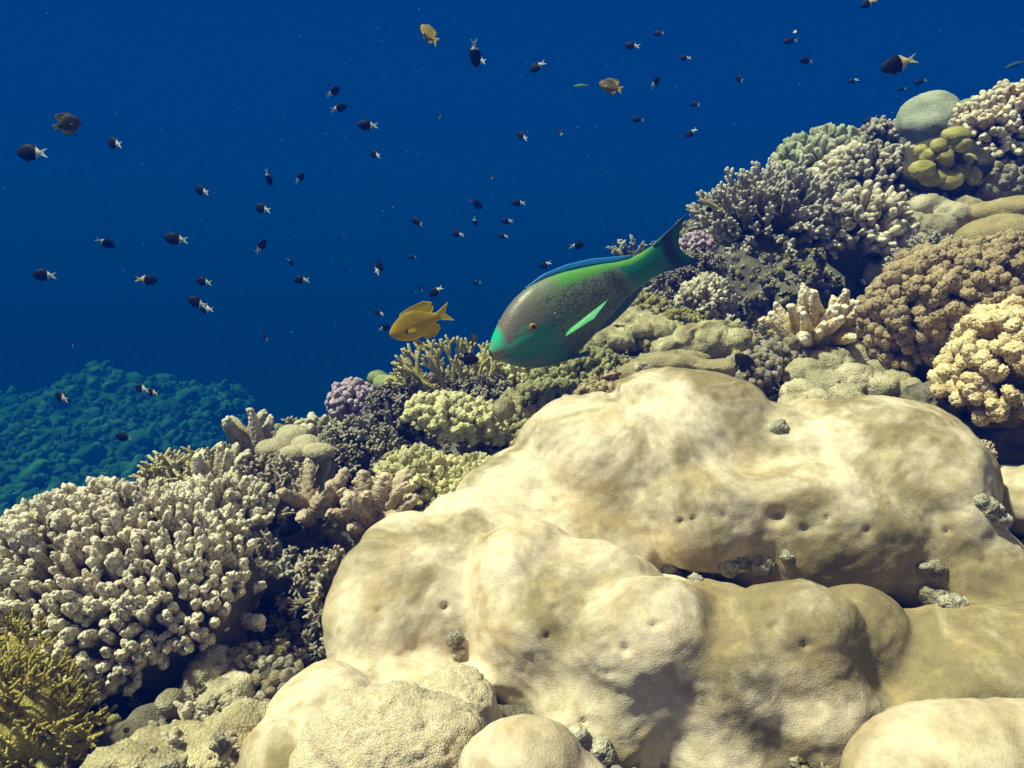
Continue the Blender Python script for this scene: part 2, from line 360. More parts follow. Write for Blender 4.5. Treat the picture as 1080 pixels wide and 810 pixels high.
T = {
 'finger': [t_cluster(lambda q: t_finger(18, 20, 0.17, 0.12, 60, 0.07, 0.075, q), s, s % 3) for s in range(7)],
 'fingerlo': [t_cluster(lambda q: t_finger(12, 12, 0.18, 0.13, 26, 0.07, 0.11, q), s, s % 3) for s in range(6)],
 'cone': [t_finger(26, 28, 0.21, 0.08, 90, 0.07, 0.065, s + 20) for s in range(4)],
 'stub': [t_finger(18, 14, 0.34, 0.28, 30, 0.16, 0.17, s + 40) for s in range(4)],
 'nub': [t_finger(9, 7, 0.24, 0.24, 6, 0.08, 0.22, s + 50) for s in range(3)],
 'knob': [t_finger(14, 10, 0.30, 0.36, 0 + 8, 0.03, 0.25, s + 60) for s in range(3)],
 'fuzz': [t_cluster(lambda q: t_finger(20, 22, 0.20, 0.19, 110, 0.10, 0.062, q + 80), s, 2 + s % 2, 0.7) for s in range(5)],
 'branch': [t_branchlet(s, 7, 0.075, 0.8) for s in range(5)],
 'spike': [t_branchlet(s + 30, 8, 0.062, 0.55, 6, 0.26) for s in range(5)],
 'thin': [t_branchlet(s + 60, 4, 0.05, 0.7, 6, 0.5) for s in range(5)],
 'antler': [t_antler(s, 4, 0.055, 0.3) for s in range(4)],
 'ball': [t_ball(10, 7, s) for s in range(4)],
}
def scatter_mesh(name, Pp, Dd, Ls, Rs, templ, mats, rg, tipbias=None):
    Vs, Fs, Ts, o = [], [], [], 0; ts = T[templ] if isinstance(templ, str) else templ
    for i in range(len(Pp)):
        V, F, t = ts[rg.integers(len(ts))]
        z = Dd[i]; a = rg.random() * 6.283; x = np.cross([math.cos(a), math.sin(a), 0.3], z); x /= np.linalg.norm(x); y = np.cross(z, x)
        M = np.stack([x * Rs[i], y * Rs[i], z * Ls[i]])
        Vs.append(V @ M + Pp[i]); Fs.append(F + o); tt = t
        if tipbias is not None: tt = np.clip(t + tipbias[i], 0, 1)
        Ts.append(tt); o += len(V)
    return mesh_from(name, np.concatenate(Vs), np.concatenate(Fs), tip=np.concatenate(Ts), mats=mats)

def ellip(nu, nv, a, b, h, low=0.35, amp=0.06, freq=3.0, seed=0):
    """dome, its lower rim tucked under"""
    th = np.linspace(0, 2 * math.pi, nu, endpoint=False); ph = np.linspace(0.02, math.pi * (0.5 + low), nv); V = []
    for p in ph: V.append(np.column_stack([np.sin(p) * np.cos(th), np.sin(p) * np.sin(th), np.full(nu, math.cos(p))]))
    U = np.concatenate(V); n = fbm(U, freq, 3, seed); U2 = U * (1 + amp * n)[:, None] * np.array([a, b, h])
    idx = np.arange(len(U2)).reshape(nv, nu); x = idx[:-1]; y = idx[1:]
    F = np.stack([x.ravel(), y.ravel(), np.roll(y, -1, 1).ravel(), np.roll(x, -1, 1).ravel()], 1)
    return U2, F, np.clip(0.5 + 0.5 * n, 0, 1)

_seed = [100]
def frame(axis):
    z = nrm(np.array(axis, float)); x = RT - z * (RT @ z); x = nrm(x); y = np.cross(z, x); return x, y, z
def colony(name, label, cat, px, py, rx, ry, h, templ, fl, fr, mat, base_mat=None, d=None, axis=(0, 0.85, -0.5), cover=85, sp=1.9, lean=0.25,
           jit=0.15, group=None, sink=0.15, fl_var=0.25, nmax=400, low=0.35, dome_amp=0.08, basek=0.95, branch_name='branches'):
    """a coral colony: a domed base and the growth on it. rx, ry, h, fl (finger length) and fr (finger radius scale) in photograph pixels at its distance"""
    _seed[0] += 1; rg = np.random.default_rng(_seed[0])
    if d is None:
        r = hit(px, py); d = float(r[0] @ FW) if r else 2.5
    k = d / FPX; c = at(px, py, d)
    x, y, z = frame(camvec(*axis)); R = np.stack([x, y, z])
    e_ = fl * 0.62; a, b, hh = max(rx - e_, rx * .45) * k, max(ry - e_, ry * .45) * k, h * k; L = fl * k; Rr = fr * k
    V, F, t = ellip(36, 18, a * basek, b * basek, hh * basek, low, dome_amp, 2.5, _seed[0])
    root = bpy.data.objects.new(name, None); COL.objects.link(root); root.location = c - z * hh * sink; root.empty_display_size = 0.05
    tag(root, label, cat, group)
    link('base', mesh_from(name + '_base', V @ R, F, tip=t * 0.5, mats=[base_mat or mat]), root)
    rr0 = {'finger': .17, 'fingerlo': .19, 'cone': .17, 'stub': .36, 'nub': .27, 'knob': .36, 'fuzz': .25, 'branch': .22, 'spike': .17, 'thin': .22, 'antler': .3, 'ball': .5}[templ]
    foot = Rr * rr0 * 2 * sp * 0.5
    cm = math.cos(math.radians(cover)); area = 2 * math.pi * (1 - cm) * (a * b * a * b * a * b * hh ** 3) ** (2 / 9) if False else 2 * math.pi * (1 - cm) * ((a * b) ** 1.6 / 3 + (a * hh) ** 1.6 / 3 + (b * hh) ** 1.6 / 3) ** (1 / 1.6)
    n = int(min(nmax, max(6, area / (foot * foot * 3.0))))
    i = np.arange(n) + 0.5; ct = 1 - (1 - cm) * i / n; stt = np.sqrt(1 - ct * ct); ph = i * 2.399963 + rg.normal(size=n) * 0.25
    ct = np.clip(ct + rg.normal(size=n) * 0.02, -1, 1); stt = np.sqrt(1 - ct * ct)
    U = np.column_stack([stt * np.cos(ph), stt * np.sin(ph), ct]); fb = 1 + dome_amp * fbm(U, 2.5, 3, _seed[0])
    P = U * fb[:, None] * np.array([a, b, hh]) * 0.9
    Nn = nrm(U / np.array([a, b, hh])); D = nrm(Nn * (1 - lean) + np.array([0, 0, 1]) * lean + rg.normal(size=(n, 3)) * jit)
    Ls = L * rg.uniform(1 - fl_var, 1 + fl_var, n); Rs = Rr * rg.uniform(0.8, 1.2, n)
    link(branch_name, scatter_mesh(name + '_growth', P @ R, D @ R, Ls, Rs, templ, [mat], rg, rg.normal(size=n) * 0.12), root)
    return root

# ------------------------------------------------------------------ massive corals: lobes fused into one body
def fused(name, lobes, voxel, smooth_it, mat, loc_px, disp=0.010, freq=5.0, pits=(), fine=0.002, seed=0, nod=None):
    """lobes: px, py, distance, rx, rz (photograph pixels), depth radius (pixels)"""
    Vs, Fs, o = [], [], 0; c0 = at(*loc_px)
    sph, sf, _ = ellip(40, 26, 1, 1, 1, low=0.49, amp=0.0)
    for (px, py, d, rx, rz, rd) in lobes:
        k = d / FPX; V = sph * np.array([rx, rz, rd]) * k       # local x right, y up, z depth
        W = V[:, :1] * RT + V[:, 1:2] * UP + V[:, 2:3] * FW + at(px, py, d) - c0
        Vs.append(W); Fs.append(sf + o); o += len(W)
    me = mesh_from(name + '_raw', np.concatenate(Vs), np.concatenate(Fs))
    tmp = bpy.data.objects.new('tmp', me); COL.objects.link(tmp)
    rm = tmp.modifiers.new('r', 'REMESH'); rm.mode = 'VOXEL'; rm.voxel_size = voxel; rm.use_smooth_shade = True
    sm = tmp.modifiers.new('s', 'SMOOTH'); sm.factor = 0.5; sm.iterations = smooth_it
    dg = bpy.context.evaluated_depsgraph_get(); ev = tmp.evaluated_get(dg); me2 = bpy.data.meshes.new_from_object(ev)
    bpy.data.objects.remove(tmp); bpy.data.meshes.remove(me)
    n = len(me2.vertices); V = np.zeros(n * 3, np.float32); me2.vertices.foreach_get('co', V); V = V.reshape(-1, 3).astype(float)
    Nn = np.zeros(n * 3, np.float32); me2.vertices.foreach_get('normal', Nn); Nn = Nn.reshape(-1, 3).astype(float)
    W = V + c0; h = fbm(W, freq, 2, seed) * disp + fbm(W, freq * 2.6, 2, seed + 5) * disp * 0.42 + fbm(W, freq * 14, 2, seed + 9) * fine
    if nod:
        for (nf, na) in nod: h = h + na * (nodules(W + 0.01 * np.column_stack([fbm(W, 20, 2, 3), fbm(W, 20, 2, 4), fbm(W, 20, 2, 5)]), nf, seed) - 0.5)
    for (px, py, rad, dep) in pits:
        # distance of the vertex from the surface spot seen at that pixel
        dirv = nrm(at(px, py, 1.0)); tproj = W @ dirv; off = np.linalg.norm(W - tproj[:, None] * dirv, axis=1)
        near = off < 0.02
        if near.any():
            t0 = tproj[near].min(); k = t0 / FPX
            spot = dirv * t0; dd = np.linalg.norm(W - spot, axis=1); h -= dep * k * np.exp(-(dd / (rad * k)) ** 2)
    V = V + Nn * h[:, None]
    me2.vertices.foreach_set('co', V.astype(np.float32).ravel())
    me2.polygons.foreach_set('use_smooth', np.ones(len(me2.polygons), bool)); me2.materials.clear(); me2.materials.append(mat)
    me2.name = name; me2.update()
    return link(name, me2, loc=c0)

M_por = mat_massive('cream_porites', (0.82, 0.70, 0.54), (0.30, 0.24, 0.125), (0.58, 0.42, 0.22), sun_drift=0.10)
M_por2 = mat_massive('pale_porites', (0.74, 0.63, 0.47), (0.44, 0.35, 0.20), (0.66, 0.49, 0.32))
M_sand = mat_coral('sandy_rock', (0.66, 0.56, 0.40), (0.84, 0.75, 0.60), var=0.22, vscale=60, bump=0.8, bscale=160, stain=(0.50, 0.42, 0.22), stain_amt=0.45, polyp=400)
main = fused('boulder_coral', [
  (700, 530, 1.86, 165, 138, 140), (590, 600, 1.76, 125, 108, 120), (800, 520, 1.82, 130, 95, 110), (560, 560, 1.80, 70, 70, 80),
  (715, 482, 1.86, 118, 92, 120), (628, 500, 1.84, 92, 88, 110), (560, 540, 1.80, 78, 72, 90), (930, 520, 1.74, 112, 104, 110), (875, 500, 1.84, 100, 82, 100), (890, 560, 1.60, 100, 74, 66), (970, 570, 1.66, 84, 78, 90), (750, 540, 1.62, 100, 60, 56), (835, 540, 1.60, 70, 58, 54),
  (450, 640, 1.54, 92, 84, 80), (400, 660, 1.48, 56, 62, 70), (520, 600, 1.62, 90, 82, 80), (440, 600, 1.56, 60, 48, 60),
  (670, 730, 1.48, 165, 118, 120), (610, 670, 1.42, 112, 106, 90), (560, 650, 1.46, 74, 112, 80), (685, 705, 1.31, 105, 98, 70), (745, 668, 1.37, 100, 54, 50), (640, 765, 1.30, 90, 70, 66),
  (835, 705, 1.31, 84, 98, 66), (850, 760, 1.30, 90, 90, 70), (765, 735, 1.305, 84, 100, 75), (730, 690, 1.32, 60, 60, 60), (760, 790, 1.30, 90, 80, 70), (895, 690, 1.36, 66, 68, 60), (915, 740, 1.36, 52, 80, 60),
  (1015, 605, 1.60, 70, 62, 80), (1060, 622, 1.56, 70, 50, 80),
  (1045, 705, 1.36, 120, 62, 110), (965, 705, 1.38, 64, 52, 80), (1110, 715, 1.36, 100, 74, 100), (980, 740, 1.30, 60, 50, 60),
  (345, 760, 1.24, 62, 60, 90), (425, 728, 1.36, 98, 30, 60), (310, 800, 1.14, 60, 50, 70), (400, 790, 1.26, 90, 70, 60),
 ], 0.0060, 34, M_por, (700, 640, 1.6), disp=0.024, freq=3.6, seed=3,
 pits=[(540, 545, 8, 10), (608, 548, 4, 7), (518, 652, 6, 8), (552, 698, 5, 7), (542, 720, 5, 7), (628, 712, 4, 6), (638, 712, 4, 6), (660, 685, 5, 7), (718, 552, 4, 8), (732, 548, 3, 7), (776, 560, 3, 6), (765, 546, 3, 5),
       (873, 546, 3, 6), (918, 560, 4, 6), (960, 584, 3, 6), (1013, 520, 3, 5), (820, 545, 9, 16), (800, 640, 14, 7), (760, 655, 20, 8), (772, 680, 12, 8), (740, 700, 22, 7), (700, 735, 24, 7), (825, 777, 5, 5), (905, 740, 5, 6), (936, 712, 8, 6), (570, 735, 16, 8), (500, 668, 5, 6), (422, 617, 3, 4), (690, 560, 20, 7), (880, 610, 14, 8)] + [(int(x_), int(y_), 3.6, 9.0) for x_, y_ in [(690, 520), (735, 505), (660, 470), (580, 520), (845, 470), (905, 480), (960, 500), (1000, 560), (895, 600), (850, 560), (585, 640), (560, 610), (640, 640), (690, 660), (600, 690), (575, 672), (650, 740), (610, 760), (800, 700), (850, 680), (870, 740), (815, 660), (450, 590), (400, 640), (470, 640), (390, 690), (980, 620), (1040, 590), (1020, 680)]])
tag(main, 'huge lobed cream boulder coral with tan clouds and small pits, filling the foreground', 'coral')
c3 = fused('boulder_coral', [(1010, 815, 1.02, 112, 78, 90), (1090, 800, 1.02, 90, 62, 80), (950, 820, 1.0, 60, 50, 60)], 0.008, 6, M_por2, (1010, 815, 1.0), disp=0.008, seed=15)
tag(c3, 'pale pinkish cream boulder coral dome in the bottom right corner', 'coral', 'smaller boulder corals')
c4 = fused('boulder_coral', [(552, 820, 0.98, 68, 62, 60), (600, 835, 0.98, 50, 40, 50)], 0.007, 6, M_por2, (555, 815, 0.98), disp=0.006, seed=18)
tag(c4, 'small smooth cream coral knob at the bottom edge, in front of the huge boulder', 'coral', 'smaller boulder corals')
c5 = fused('boulder_coral', [(1065, 520, 1.75, 60, 30, 60), (1100, 530, 1.7, 70, 40, 60)], 0.009, 5, M_por2, (1070, 520, 1.7), disp=0.008, seed=19)
tag(c5, 'pinkish tan coral slab under the dark overhang at the right edge', 'coral', 'smaller boulder corals')
c6 = fused('rock', [(420, 805, 1.10, 108, 82, 80), (480, 765, 1.24, 55, 60, 60), (370, 830, 1.08, 80, 60, 60)], 0.006, 4, M_sand, (420, 780, 1.15), disp=0.010, freq=12, fine=0.004, seed=21)
tag(c6, 'sandy pitted dead coral rock, pale and grainy, at the lower left of the boulder', 'rock')
print('verts main', len(main.data.vertices))


# ------------------------------------------------------------------ coral colours
def MC(name, base, tip, **k): return mat_coral(name, base, tip, **k)
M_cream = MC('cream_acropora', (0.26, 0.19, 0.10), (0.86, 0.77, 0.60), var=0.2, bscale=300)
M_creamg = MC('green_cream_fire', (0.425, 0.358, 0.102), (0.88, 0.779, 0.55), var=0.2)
M_grey = MC('grey_branching', (0.17, 0.15, 0.1), (0.66, 0.584, 0.44), var=0.35)
M_greyd = MC('dark_grey_branching', (0.1, 0.089, 0.07), (0.6, 0.531, 0.432), var=0.35)
M_brownknob = MC('brown_knobby', (0.24, 0.19, 0.12), (0.80, 0.70, 0.53), var=0.35, stain=(0.38, 0.36, 0.36), stain_amt=0.5)
M_pinkbeige = MC('pinkish_beige', (0.34, 0.24, 0.15), (0.74, 0.6, 0.44), var=0.25)
M_olivey = MC('yellow_olive', (0.213, 0.157, 0.017), (0.775, 0.684, 0.2), var=0.3)
M_purple = MC('purple_coral', (0.24, 0.15, 0.21), (0.66, 0.50, 0.62), var=0.25)
M_green = MC('green_mound', (0.175, 0.213, 0.085), (0.425, 0.472, 0.22), var=0.25)
M_yellow = MC('pale_yellow_lumps', (0.40, 0.36, 0.15), (0.78, 0.72, 0.42), var=0.22)
M_yellow2 = MC('soft_yellow_lumps', (0.32, 0.29, 0.11), (0.76, 0.70, 0.40), var=0.3)
M_olive = MC('olive_lumps', (0.13, 0.12, 0.045), (0.42, 0.39, 0.19), var=0.35)
M_olived = MC('dark_olive', (0.112, 0.095, 0.021), (0.425, 0.376, 0.14), var=0.35)
M_orange = MC('orange_brown_fuzz', (0.24, 0.17, 0.08), (0.54, 0.43, 0.26), var=0.35)
M_brown = MC('brown_fuzz', (0.2, 0.14, 0.07), (0.48, 0.37, 0.22), var=0.3)
M_lbrown = MC('lit_fuzz', (0.4, 0.246, 0.085), (0.88, 0.708, 0.42), var=0.25)
M_whiteb = MC('white_spiky', (0.20, 0.17, 0.12), (0.84, 0.78, 0.66), var=0.25)
M_tan = MC('tan_smooth', (0.38, 0.3, 0.15), (0.48, 0.38, 0.2), var=0.15, bump=0.6, bscale=260)
M_dome = MC('grey_green_dome', (0.34, 0.36, 0.26), (0.50, 0.50, 0.40), var=0.2, bump=0.5)
M_oliveknob = MC('olive_knobs', (0.25, 0.213, 0.051), (0.625, 0.543, 0.2), var=0.2, bump=0.3)
M_lump = MC('pale_lumpy', (0.34, 0.29, 0.18), (0.62, 0.549, 0.4), var=0.3, bump=0.8, bscale=120)
M_leather = MC('beige_leather', (0.46, 0.38, 0.25), (0.62, 0.54, 0.38), var=0.15, bump=0.5)
M_rubble = MC('rubble', (0.14, 0.124, 0.085), (0.52, 0.46, 0.374), var=0.5, vscale=30, stain=(0.30, 0.24, 0.10), stain_amt=0.7)
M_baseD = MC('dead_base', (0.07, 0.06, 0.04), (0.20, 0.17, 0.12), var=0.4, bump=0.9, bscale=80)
M_yrough = MC('yellow_rough', (0.3, 0.25, 0.13), (0.6, 0.53, 0.33), var=0.35, bump=1.0, bscale=110)
M_slate = MC('blue_grey_fingers', (0.125, 0.111, 0.076), (0.625, 0.553, 0.45), var=0.3)

def mound(name, label, cat, lobes, mat, vox=0.008, sm=4, disp=0.006, freq=12, fine=0.0015, group=None, seed=0, pits=(), nod=None):
    px = sum(l[0] for l in lobes) / len(lobes); py = sum(l[1] for l in lobes) / len(lobes); d = sum(l[2] for l in lobes) / len(lobes)
    o = fused(name, lobes, vox, sm, mat, (px, py, d), disp=disp, freq=freq, fine=fine, seed=seed, pits=pits, nod=nod)
    a = o.data.attributes.new('tip', 'FLOAT', 'POINT'); n = len(o.data.vertices); v = np.zeros(n * 3, np.float32); o.data.vertices.foreach_get('co', v)
    a.data.foreach_set('value', np.clip(0.5 + 0.6 * fbm(v.reshape(-1, 3), 18, 3, seed), 0, 1).astype(np.float32))
    return tag(o, label, cat, group)

# ---- left: the big cream table of fingers and its neighbours
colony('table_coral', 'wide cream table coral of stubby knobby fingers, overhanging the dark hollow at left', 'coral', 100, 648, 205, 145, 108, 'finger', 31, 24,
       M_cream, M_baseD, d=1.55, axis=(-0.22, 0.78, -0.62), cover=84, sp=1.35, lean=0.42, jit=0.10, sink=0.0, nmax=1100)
colony('finger_coral', 'cream finger coral lit at the edge of the dark hollow beside the wide table coral', 'coral', 205, 640, 62, 50, 40, 'finger', 28, 25,
       M_cream, M_baseD, d=1.52, axis=(-0.05, 0.7, -0.7), cover=88, sp=1.5, lean=0.15, jit=0.22, sink=0.1)
colony('finger_coral', 'cream stubby fingers carrying the wide table coral bank on up towards the ridge', 'coral', 232, 560, 66, 48, 40, 'finger', 30, 24,
       M_cream, M_baseD, d=1.80, axis=(-0.1, 0.82, -0.55), cover=88, sp=1.1, lean=0.3, jit=0.14, sink=0.1)
colony('fire_coral', 'pale green cream upright blades with white tips on the ridge above the wide table coral', 'coral', 195, 512, 58, 34, 20, 'thin', 24, 42,
       M_creamg, M_creamg, d=2.05, axis=(-0.1, 0.95, -0.25), cover=88, sp=0.8, lean=0.6, jit=0.12)
colony('finger_coral', 'cream finger coral with tall pointed knobs standing against the blue water on the left ridge', 'coral', 262, 472, 34, 26, 16, 'cone', 32, 35,
       M_cream, M_cream, d=2.25, axis=(0, 0.97, -0.2), cover=75, sp=1.2, lean=0.4, jit=0.2)
colony('finger_coral', 'small cream finger coral poking above the beige leather lobes on the left ridge', 'coral', 330, 462, 22, 20, 12, 'fingerlo', 18, 26,
       M_cream, M_cream, d=2.4, axis=(0, 0.97, -0.2), cover=80, sp=1.2, lean=0.4, jit=0.2)
colony('finger_coral', 'cream knobby fingers between the wide table coral and the green tinged upright blades', 'coral', 232, 520, 42, 30, 20, 'cone', 39, 35,
       M_cream, M_cream, d=1.95, axis=(-0.15, 0.9, -0.4), cover=80, sp=1.25, lean=0.4, jit=0.15)
mound('leather_coral', 'smooth beige lobed leather coral cushions on top of the left ridge', 'coral',
      [(308, 462, 2.2, 18, 13, 20), (290, 474, 2.15, 20, 12, 20), (324, 470, 2.15, 15, 10, 16), (336, 478, 2.1, 16, 10, 16), (310, 480, 2.1, 16, 9, 14), (300, 490, 2.08, 12, 8, 12)], M_leather, vox=0.0055, sm=1, seed=31, nod=[(28,.008)])
mound('leather_coral', 'beige rounded leather coral patch sloping among dark knobby branches left of centre', 'coral',
      [(246, 506, 1.95, 12, 14, 14), (238, 520, 1.92, 11, 11, 14), (335, 500, 2.0, 10, 10, 12)][:2], M_leather, vox=0.0055, sm=1, seed=32)
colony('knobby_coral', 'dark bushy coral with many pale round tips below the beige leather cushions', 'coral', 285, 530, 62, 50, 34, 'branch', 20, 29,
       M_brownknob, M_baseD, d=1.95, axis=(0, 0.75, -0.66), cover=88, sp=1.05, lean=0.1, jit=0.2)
colony('finger_coral', 'pair of brownish beaded cones standing left of the narrow black gap', 'coral', 328, 545, 26, 22, 26, 'cone', 41, 45,
       M_pinkbeige, M_baseD, d=1.85, axis=(0, 0.9, -0.42), cover=80, sp=1.0, lean=0.45, jit=0.12)
colony('finger_coral', 'pinkish beige beaded fingers in a clump just above the left end of the huge boulder', 'coral', 395, 555, 48, 38, 30, 'cone', 39, 46,
       M_pinkbeige, M_baseD, d=1.80, axis=(0.05, 0.85, -0.5), cover=82, sp=0.95, lean=0.35, jit=0.15)
colony('knobby_coral', 'dark rubbly coral with grey lilac knobs around the deep black hollow', 'coral', 272, 612, 58, 40, 36, 'branch', 21, 32,
       M_brownknob, M_baseD, d=1.72, axis=(-0.05, 0.7, -0.7), cover=88, sp=1.17, lean=0.05, jit=0.25)
colony('knobby_coral', 'dark knobby coral strip pressed against the left edge of the huge boulder', 'coral', 352, 625, 42, 38, 60, 'branch', 20, 32,
       M_brownknob, M_baseD, d=1.62, axis=(0, 0.6, -0.8), cover=88, sp=1.17, lean=0.05, jit=0.25)
colony('finger_coral', 'short cream fingers lying sideways at the lip of the dark hollow, lower left', 'coral', 245, 655, 28, 22, 20, 'fingerlo', 27, 32,
       M_cream, M_baseD, d=1.50, axis=(-0.1, 0.7, -0.7), cover=88, sp=1.4, lean=0.1, jit=0.25)
colony('fire_coral', 'yellow olive thin fingered coral thicket filling the bottom left corner', 'coral', 5, 775, 105, 85, 66, 'thin', 31, 35,
       M_olivey, M_olivey, d=1.18, axis=(0.1, 0.75, -0.66), cover=86, sp=1.15, lean=0.35, jit=0.2)
colony('fire_coral', 'yellow olive thin fingered coral growing under the left rim of the wide cream table', 'coral', 15, 700, 62, 50, 44, 'thin', 27, 33,
       M_olivey, M_olivey, d=1.32, axis=(-0.1, 0.75, -0.66), cover=86, sp=1.15, lean=0.35, jit=0.2)
mound('rock', 'pale green grey pitted rock beside the dark hollow, lower left', 'rock',
      [(225, 715, 1.42, 26, 34, 40), (240, 745, 1.36, 32, 30, 40), (212, 740, 1.4, 16, 26, 30)], M_lump, vox=0.0055, sm=1, disp=0.012, freq=22, fine=0.004, seed=41, nod=[(45,.010)], group='rubble rocks at lower left')
mound('rock', 'low yellowish rock ledge along the bottom edge, left of the boulder', 'rock',
      [(200, 795, 1.16, 70, 22, 50), (255, 775, 1.2, 40, 26, 40), (150, 810, 1.12, 60, 24, 40)], M_yrough, vox=0.006, sm=1, disp=0.012, freq=18, fine=0.004, seed=42, nod=[(35,.014)], group='rubble rocks at lower left')
colony('knobby_coral', 'small dark rubbly coral with white tufts below the black hollow', 'coral', 295, 725, 36, 34, 30, 'ball', 13, 13,
       M_rubble, M_baseD, d=1.38, axis=(0, 0.7, -0.7), cover=88, sp=1.1, lean=0, jit=0.4)
colony('knobby_coral', 'mottled grey rubble knob between the black hollow and the sandy rock', 'coral', 262, 700, 26, 24, 24, 'ball', 10, 10,
       M_rubble, M_baseD, d=1.42, axis=(0, 0.7, -0.7), cover=88, sp=1.1, lean=0, jit=0.4)

# ---- centre, behind the boulder
colony('cauliflower_coral', 'round lilac purple cauliflower coral at the left edge of the central ridge', 'coral', 372, 424, 27, 25, 24, 'stub', 7, 10,
       M_purple, M_purple, d=2.6, axis=(-0.05, 0.85, -0.5), cover=100, sp=0.85, lean=0.0, jit=0.1)
mound('green_coral', 'small pale green mound coral right of the purple one', 'coral', [(406, 405, 2.7, 13, 9, 12), (399, 398, 2.75, 10, 7, 10), (415, 402, 2.72, 8, 7, 8)], M_green, vox=0.008, sm=2, seed=51, nod=[(30,.012)])
colony('knobby_coral', 'dark branching coral with pale rounded tips under the purple coral', 'coral', 378, 480, 48, 38, 34, 'branch', 16, 24,
       M_grey, M_baseD, d=2.3, axis=(-0.05, 0.8, -0.6), cover=88, sp=0.94, lean=0.1, jit=0.2)
colony('knobby_coral', 'dark grey fine branching coral between the purple coral and the pale yellow slab', 'coral', 425, 435, 38, 34, 30, 'branch', 15, 23,
       M_greyd, M_baseD, d=2.45, axis=(-0.05, 0.85, -0.5), cover=88, sp=0.94, lean=0.1, jit=0.2)
colony('knobby_coral', 'small grey branching coral tuft beside the narrow black gap', 'coral', 350, 470, 18, 16, 16, 'branch', 11, 19,
       M_grey, M_baseD, d=2.35, axis=(-0.1, 0.85, -0.5), cover=88, sp=0.94, lean=0.1, jit=0.2)
# antler-like fire coral against the water
_root = bpy.data.objects.new('fire_coral', None); COL.objects.link(_root); _root.location = at(468, 400, 2.45)
tag(_root, 'pale green antler shaped fire coral with white forked tips, under the yellow fish', 'coral')
_rg = np.random.default_rng(5); _P = []; _D = []; _L = []; _R = []
for (ax_, ay_, tx, ty, l) in [(462, 412, -0.85, 0.45, 46), (450, 408, -0.5, 0.8, 44), (465, 404, -0.2, 1, 42), (478, 402, 0.05, 1, 42), (492, 400, 0.15, 1, 38), (505, 398, 0.3, 1, 34), (455, 420, -1.0, 0.25, 40), (470, 410, -0.4, 0.7, 40), (486, 412, 0.1, 0.8, 36), (440, 418, -0.7, 0.7, 34), (512, 404, 0.5, 0.9, 28)]:
    dd = 2.42 + _rg.normal() * 0.03; _P.append(at(ax_, ay_, dd) - np.array(_root.location)); _D.append(camvec(tx, ty, _rg.normal() * 0.15)); _L.append(l * dd / FPX * 1.3); _R.append(l * dd / FPX * 1.3)
link('branches', scatter_mesh('fire_growth', _P, np.array(_D), _L, _R, 'antler', [M_creamg], _rg), _root)
colony('base_coral', 'x', 'coral', 475, 415, 42, 26, 14, 'thin', 13, 24, M_creamg, M_baseD, d=2.6, axis=(-0.1, 0.9, -0.3), cover=85, sp=1.2, lean=0.3, jit=0.25)
_o = [o for o in bpy.data.objects if o.name == 'base_coral'][0]; _o.name = 'fire_coral.001'; _o['label'] = 'low pale green fire coral twigs at the foot of the antler shaped one'
colony('knobby_coral', 'brownish grey short branched coral under the small black oval fish', 'coral', 466, 418, 46, 28, 16, 'branch', 13, 20,
       M_grey, M_baseD, d=2.5, axis=(0, 0.85, -0.5), cover=88, sp=0.90, lean=0.1, jit=0.2)
colony('knobby_coral', 'blue grey fine branching coral above the round brown sponge', 'coral', 510, 422, 38, 30, 22, 'branch', 11, 19,
       M_slate, M_baseD, d=2.42, axis=(0, 0.85, -0.5), cover=88, sp=0.90, lean=0.1, jit=0.2)
colony('lumpy_coral', 'pale yellow slab coral of rounded lumps tilting over a dark hollow, centre', 'coral', 484, 442, 62, 28, 20, 'stub', 10, 12,
       M_yellow, M_yellow, d=2.2, axis=(0.28, 0.85, -0.6), cover=98, sp=0.8, lean=0.0, jit=0.15, low=0.3)
colony('lumpy_coral', 'pale yellow knobbly coral standing upright left of the huge boulder top', 'coral', 440, 512, 46, 38, 34, 'stub', 16, 12,
       M_yellow2, M_yellow2, d=1.98, axis=(-0.1, 0.9, -0.42), cover=92, sp=0.85, lean=0.25, jit=0.15)
colony('lumpy_coral', 'yellow olive knobbly coral running down to the crest of the huge boulder', 'coral', 500, 522, 60, 50, 30, 'stub', 14, 10,
       M_yellow2, M_olived, d=1.98, axis=(0, 0.85, -0.5), cover=92, sp=0.85, lean=0.25, jit=0.15)
colony('lumpy_coral', 'dark olive small fingered coral patch where the slope dips behind the boulder', 'coral', 470, 560, 36, 30, 24, 'fingerlo', 16, 16,
       M_olive, M_olived, d=1.85, axis=(0, 0.85, -0.5), cover=88, sp=1.0, lean=0.3, jit=0.15)
mound('ball_sponge', 'round smooth brown and white ball sponge amid olive lumps', 'sponge', [(531, 431, 2.02, 12, 12, 12)], MC('sponge_skin', (0.15, 0.1, 0.03), (0.5, 0.443, 0.32), var=0.4, vscale=22, bump=0.3), vox=0.005, sm=2, disp=0.002, seed=55)
colony('lumpy_coral', 'broad olive green field of rounded coral lumps right below the parrotfish head', 'coral', 590, 445, 74, 66, 34, 'stub', 12, 12,
       M_olive, M_olive, d=2.3, axis=(0, 0.85, -0.5), cover=86, sp=0.85, lean=0.1, jit=0.15)
colony('lumpy_coral', 'yellow green lumpy coral hump directly under the parrotfish belly', 'coral', 615, 400, 62, 44, 30, 'stub', 11, 10,
       M_olive, M_olive, d=2.5, axis=(0, 0.9, -0.4), cover=90, sp=0.85, lean=0.1, jit=0.15)
colony('lumpy_coral', 'yellowish branching lump coral right under the parrotfish mouth', 'coral', 530, 398, 40, 34, 26, 'stub', 10, 9,
       M_yellow2, M_olived, d=2.55, axis=(-0.05, 0.9, -0.4), cover=90, sp=0.85, lean=0.2, jit=0.2)
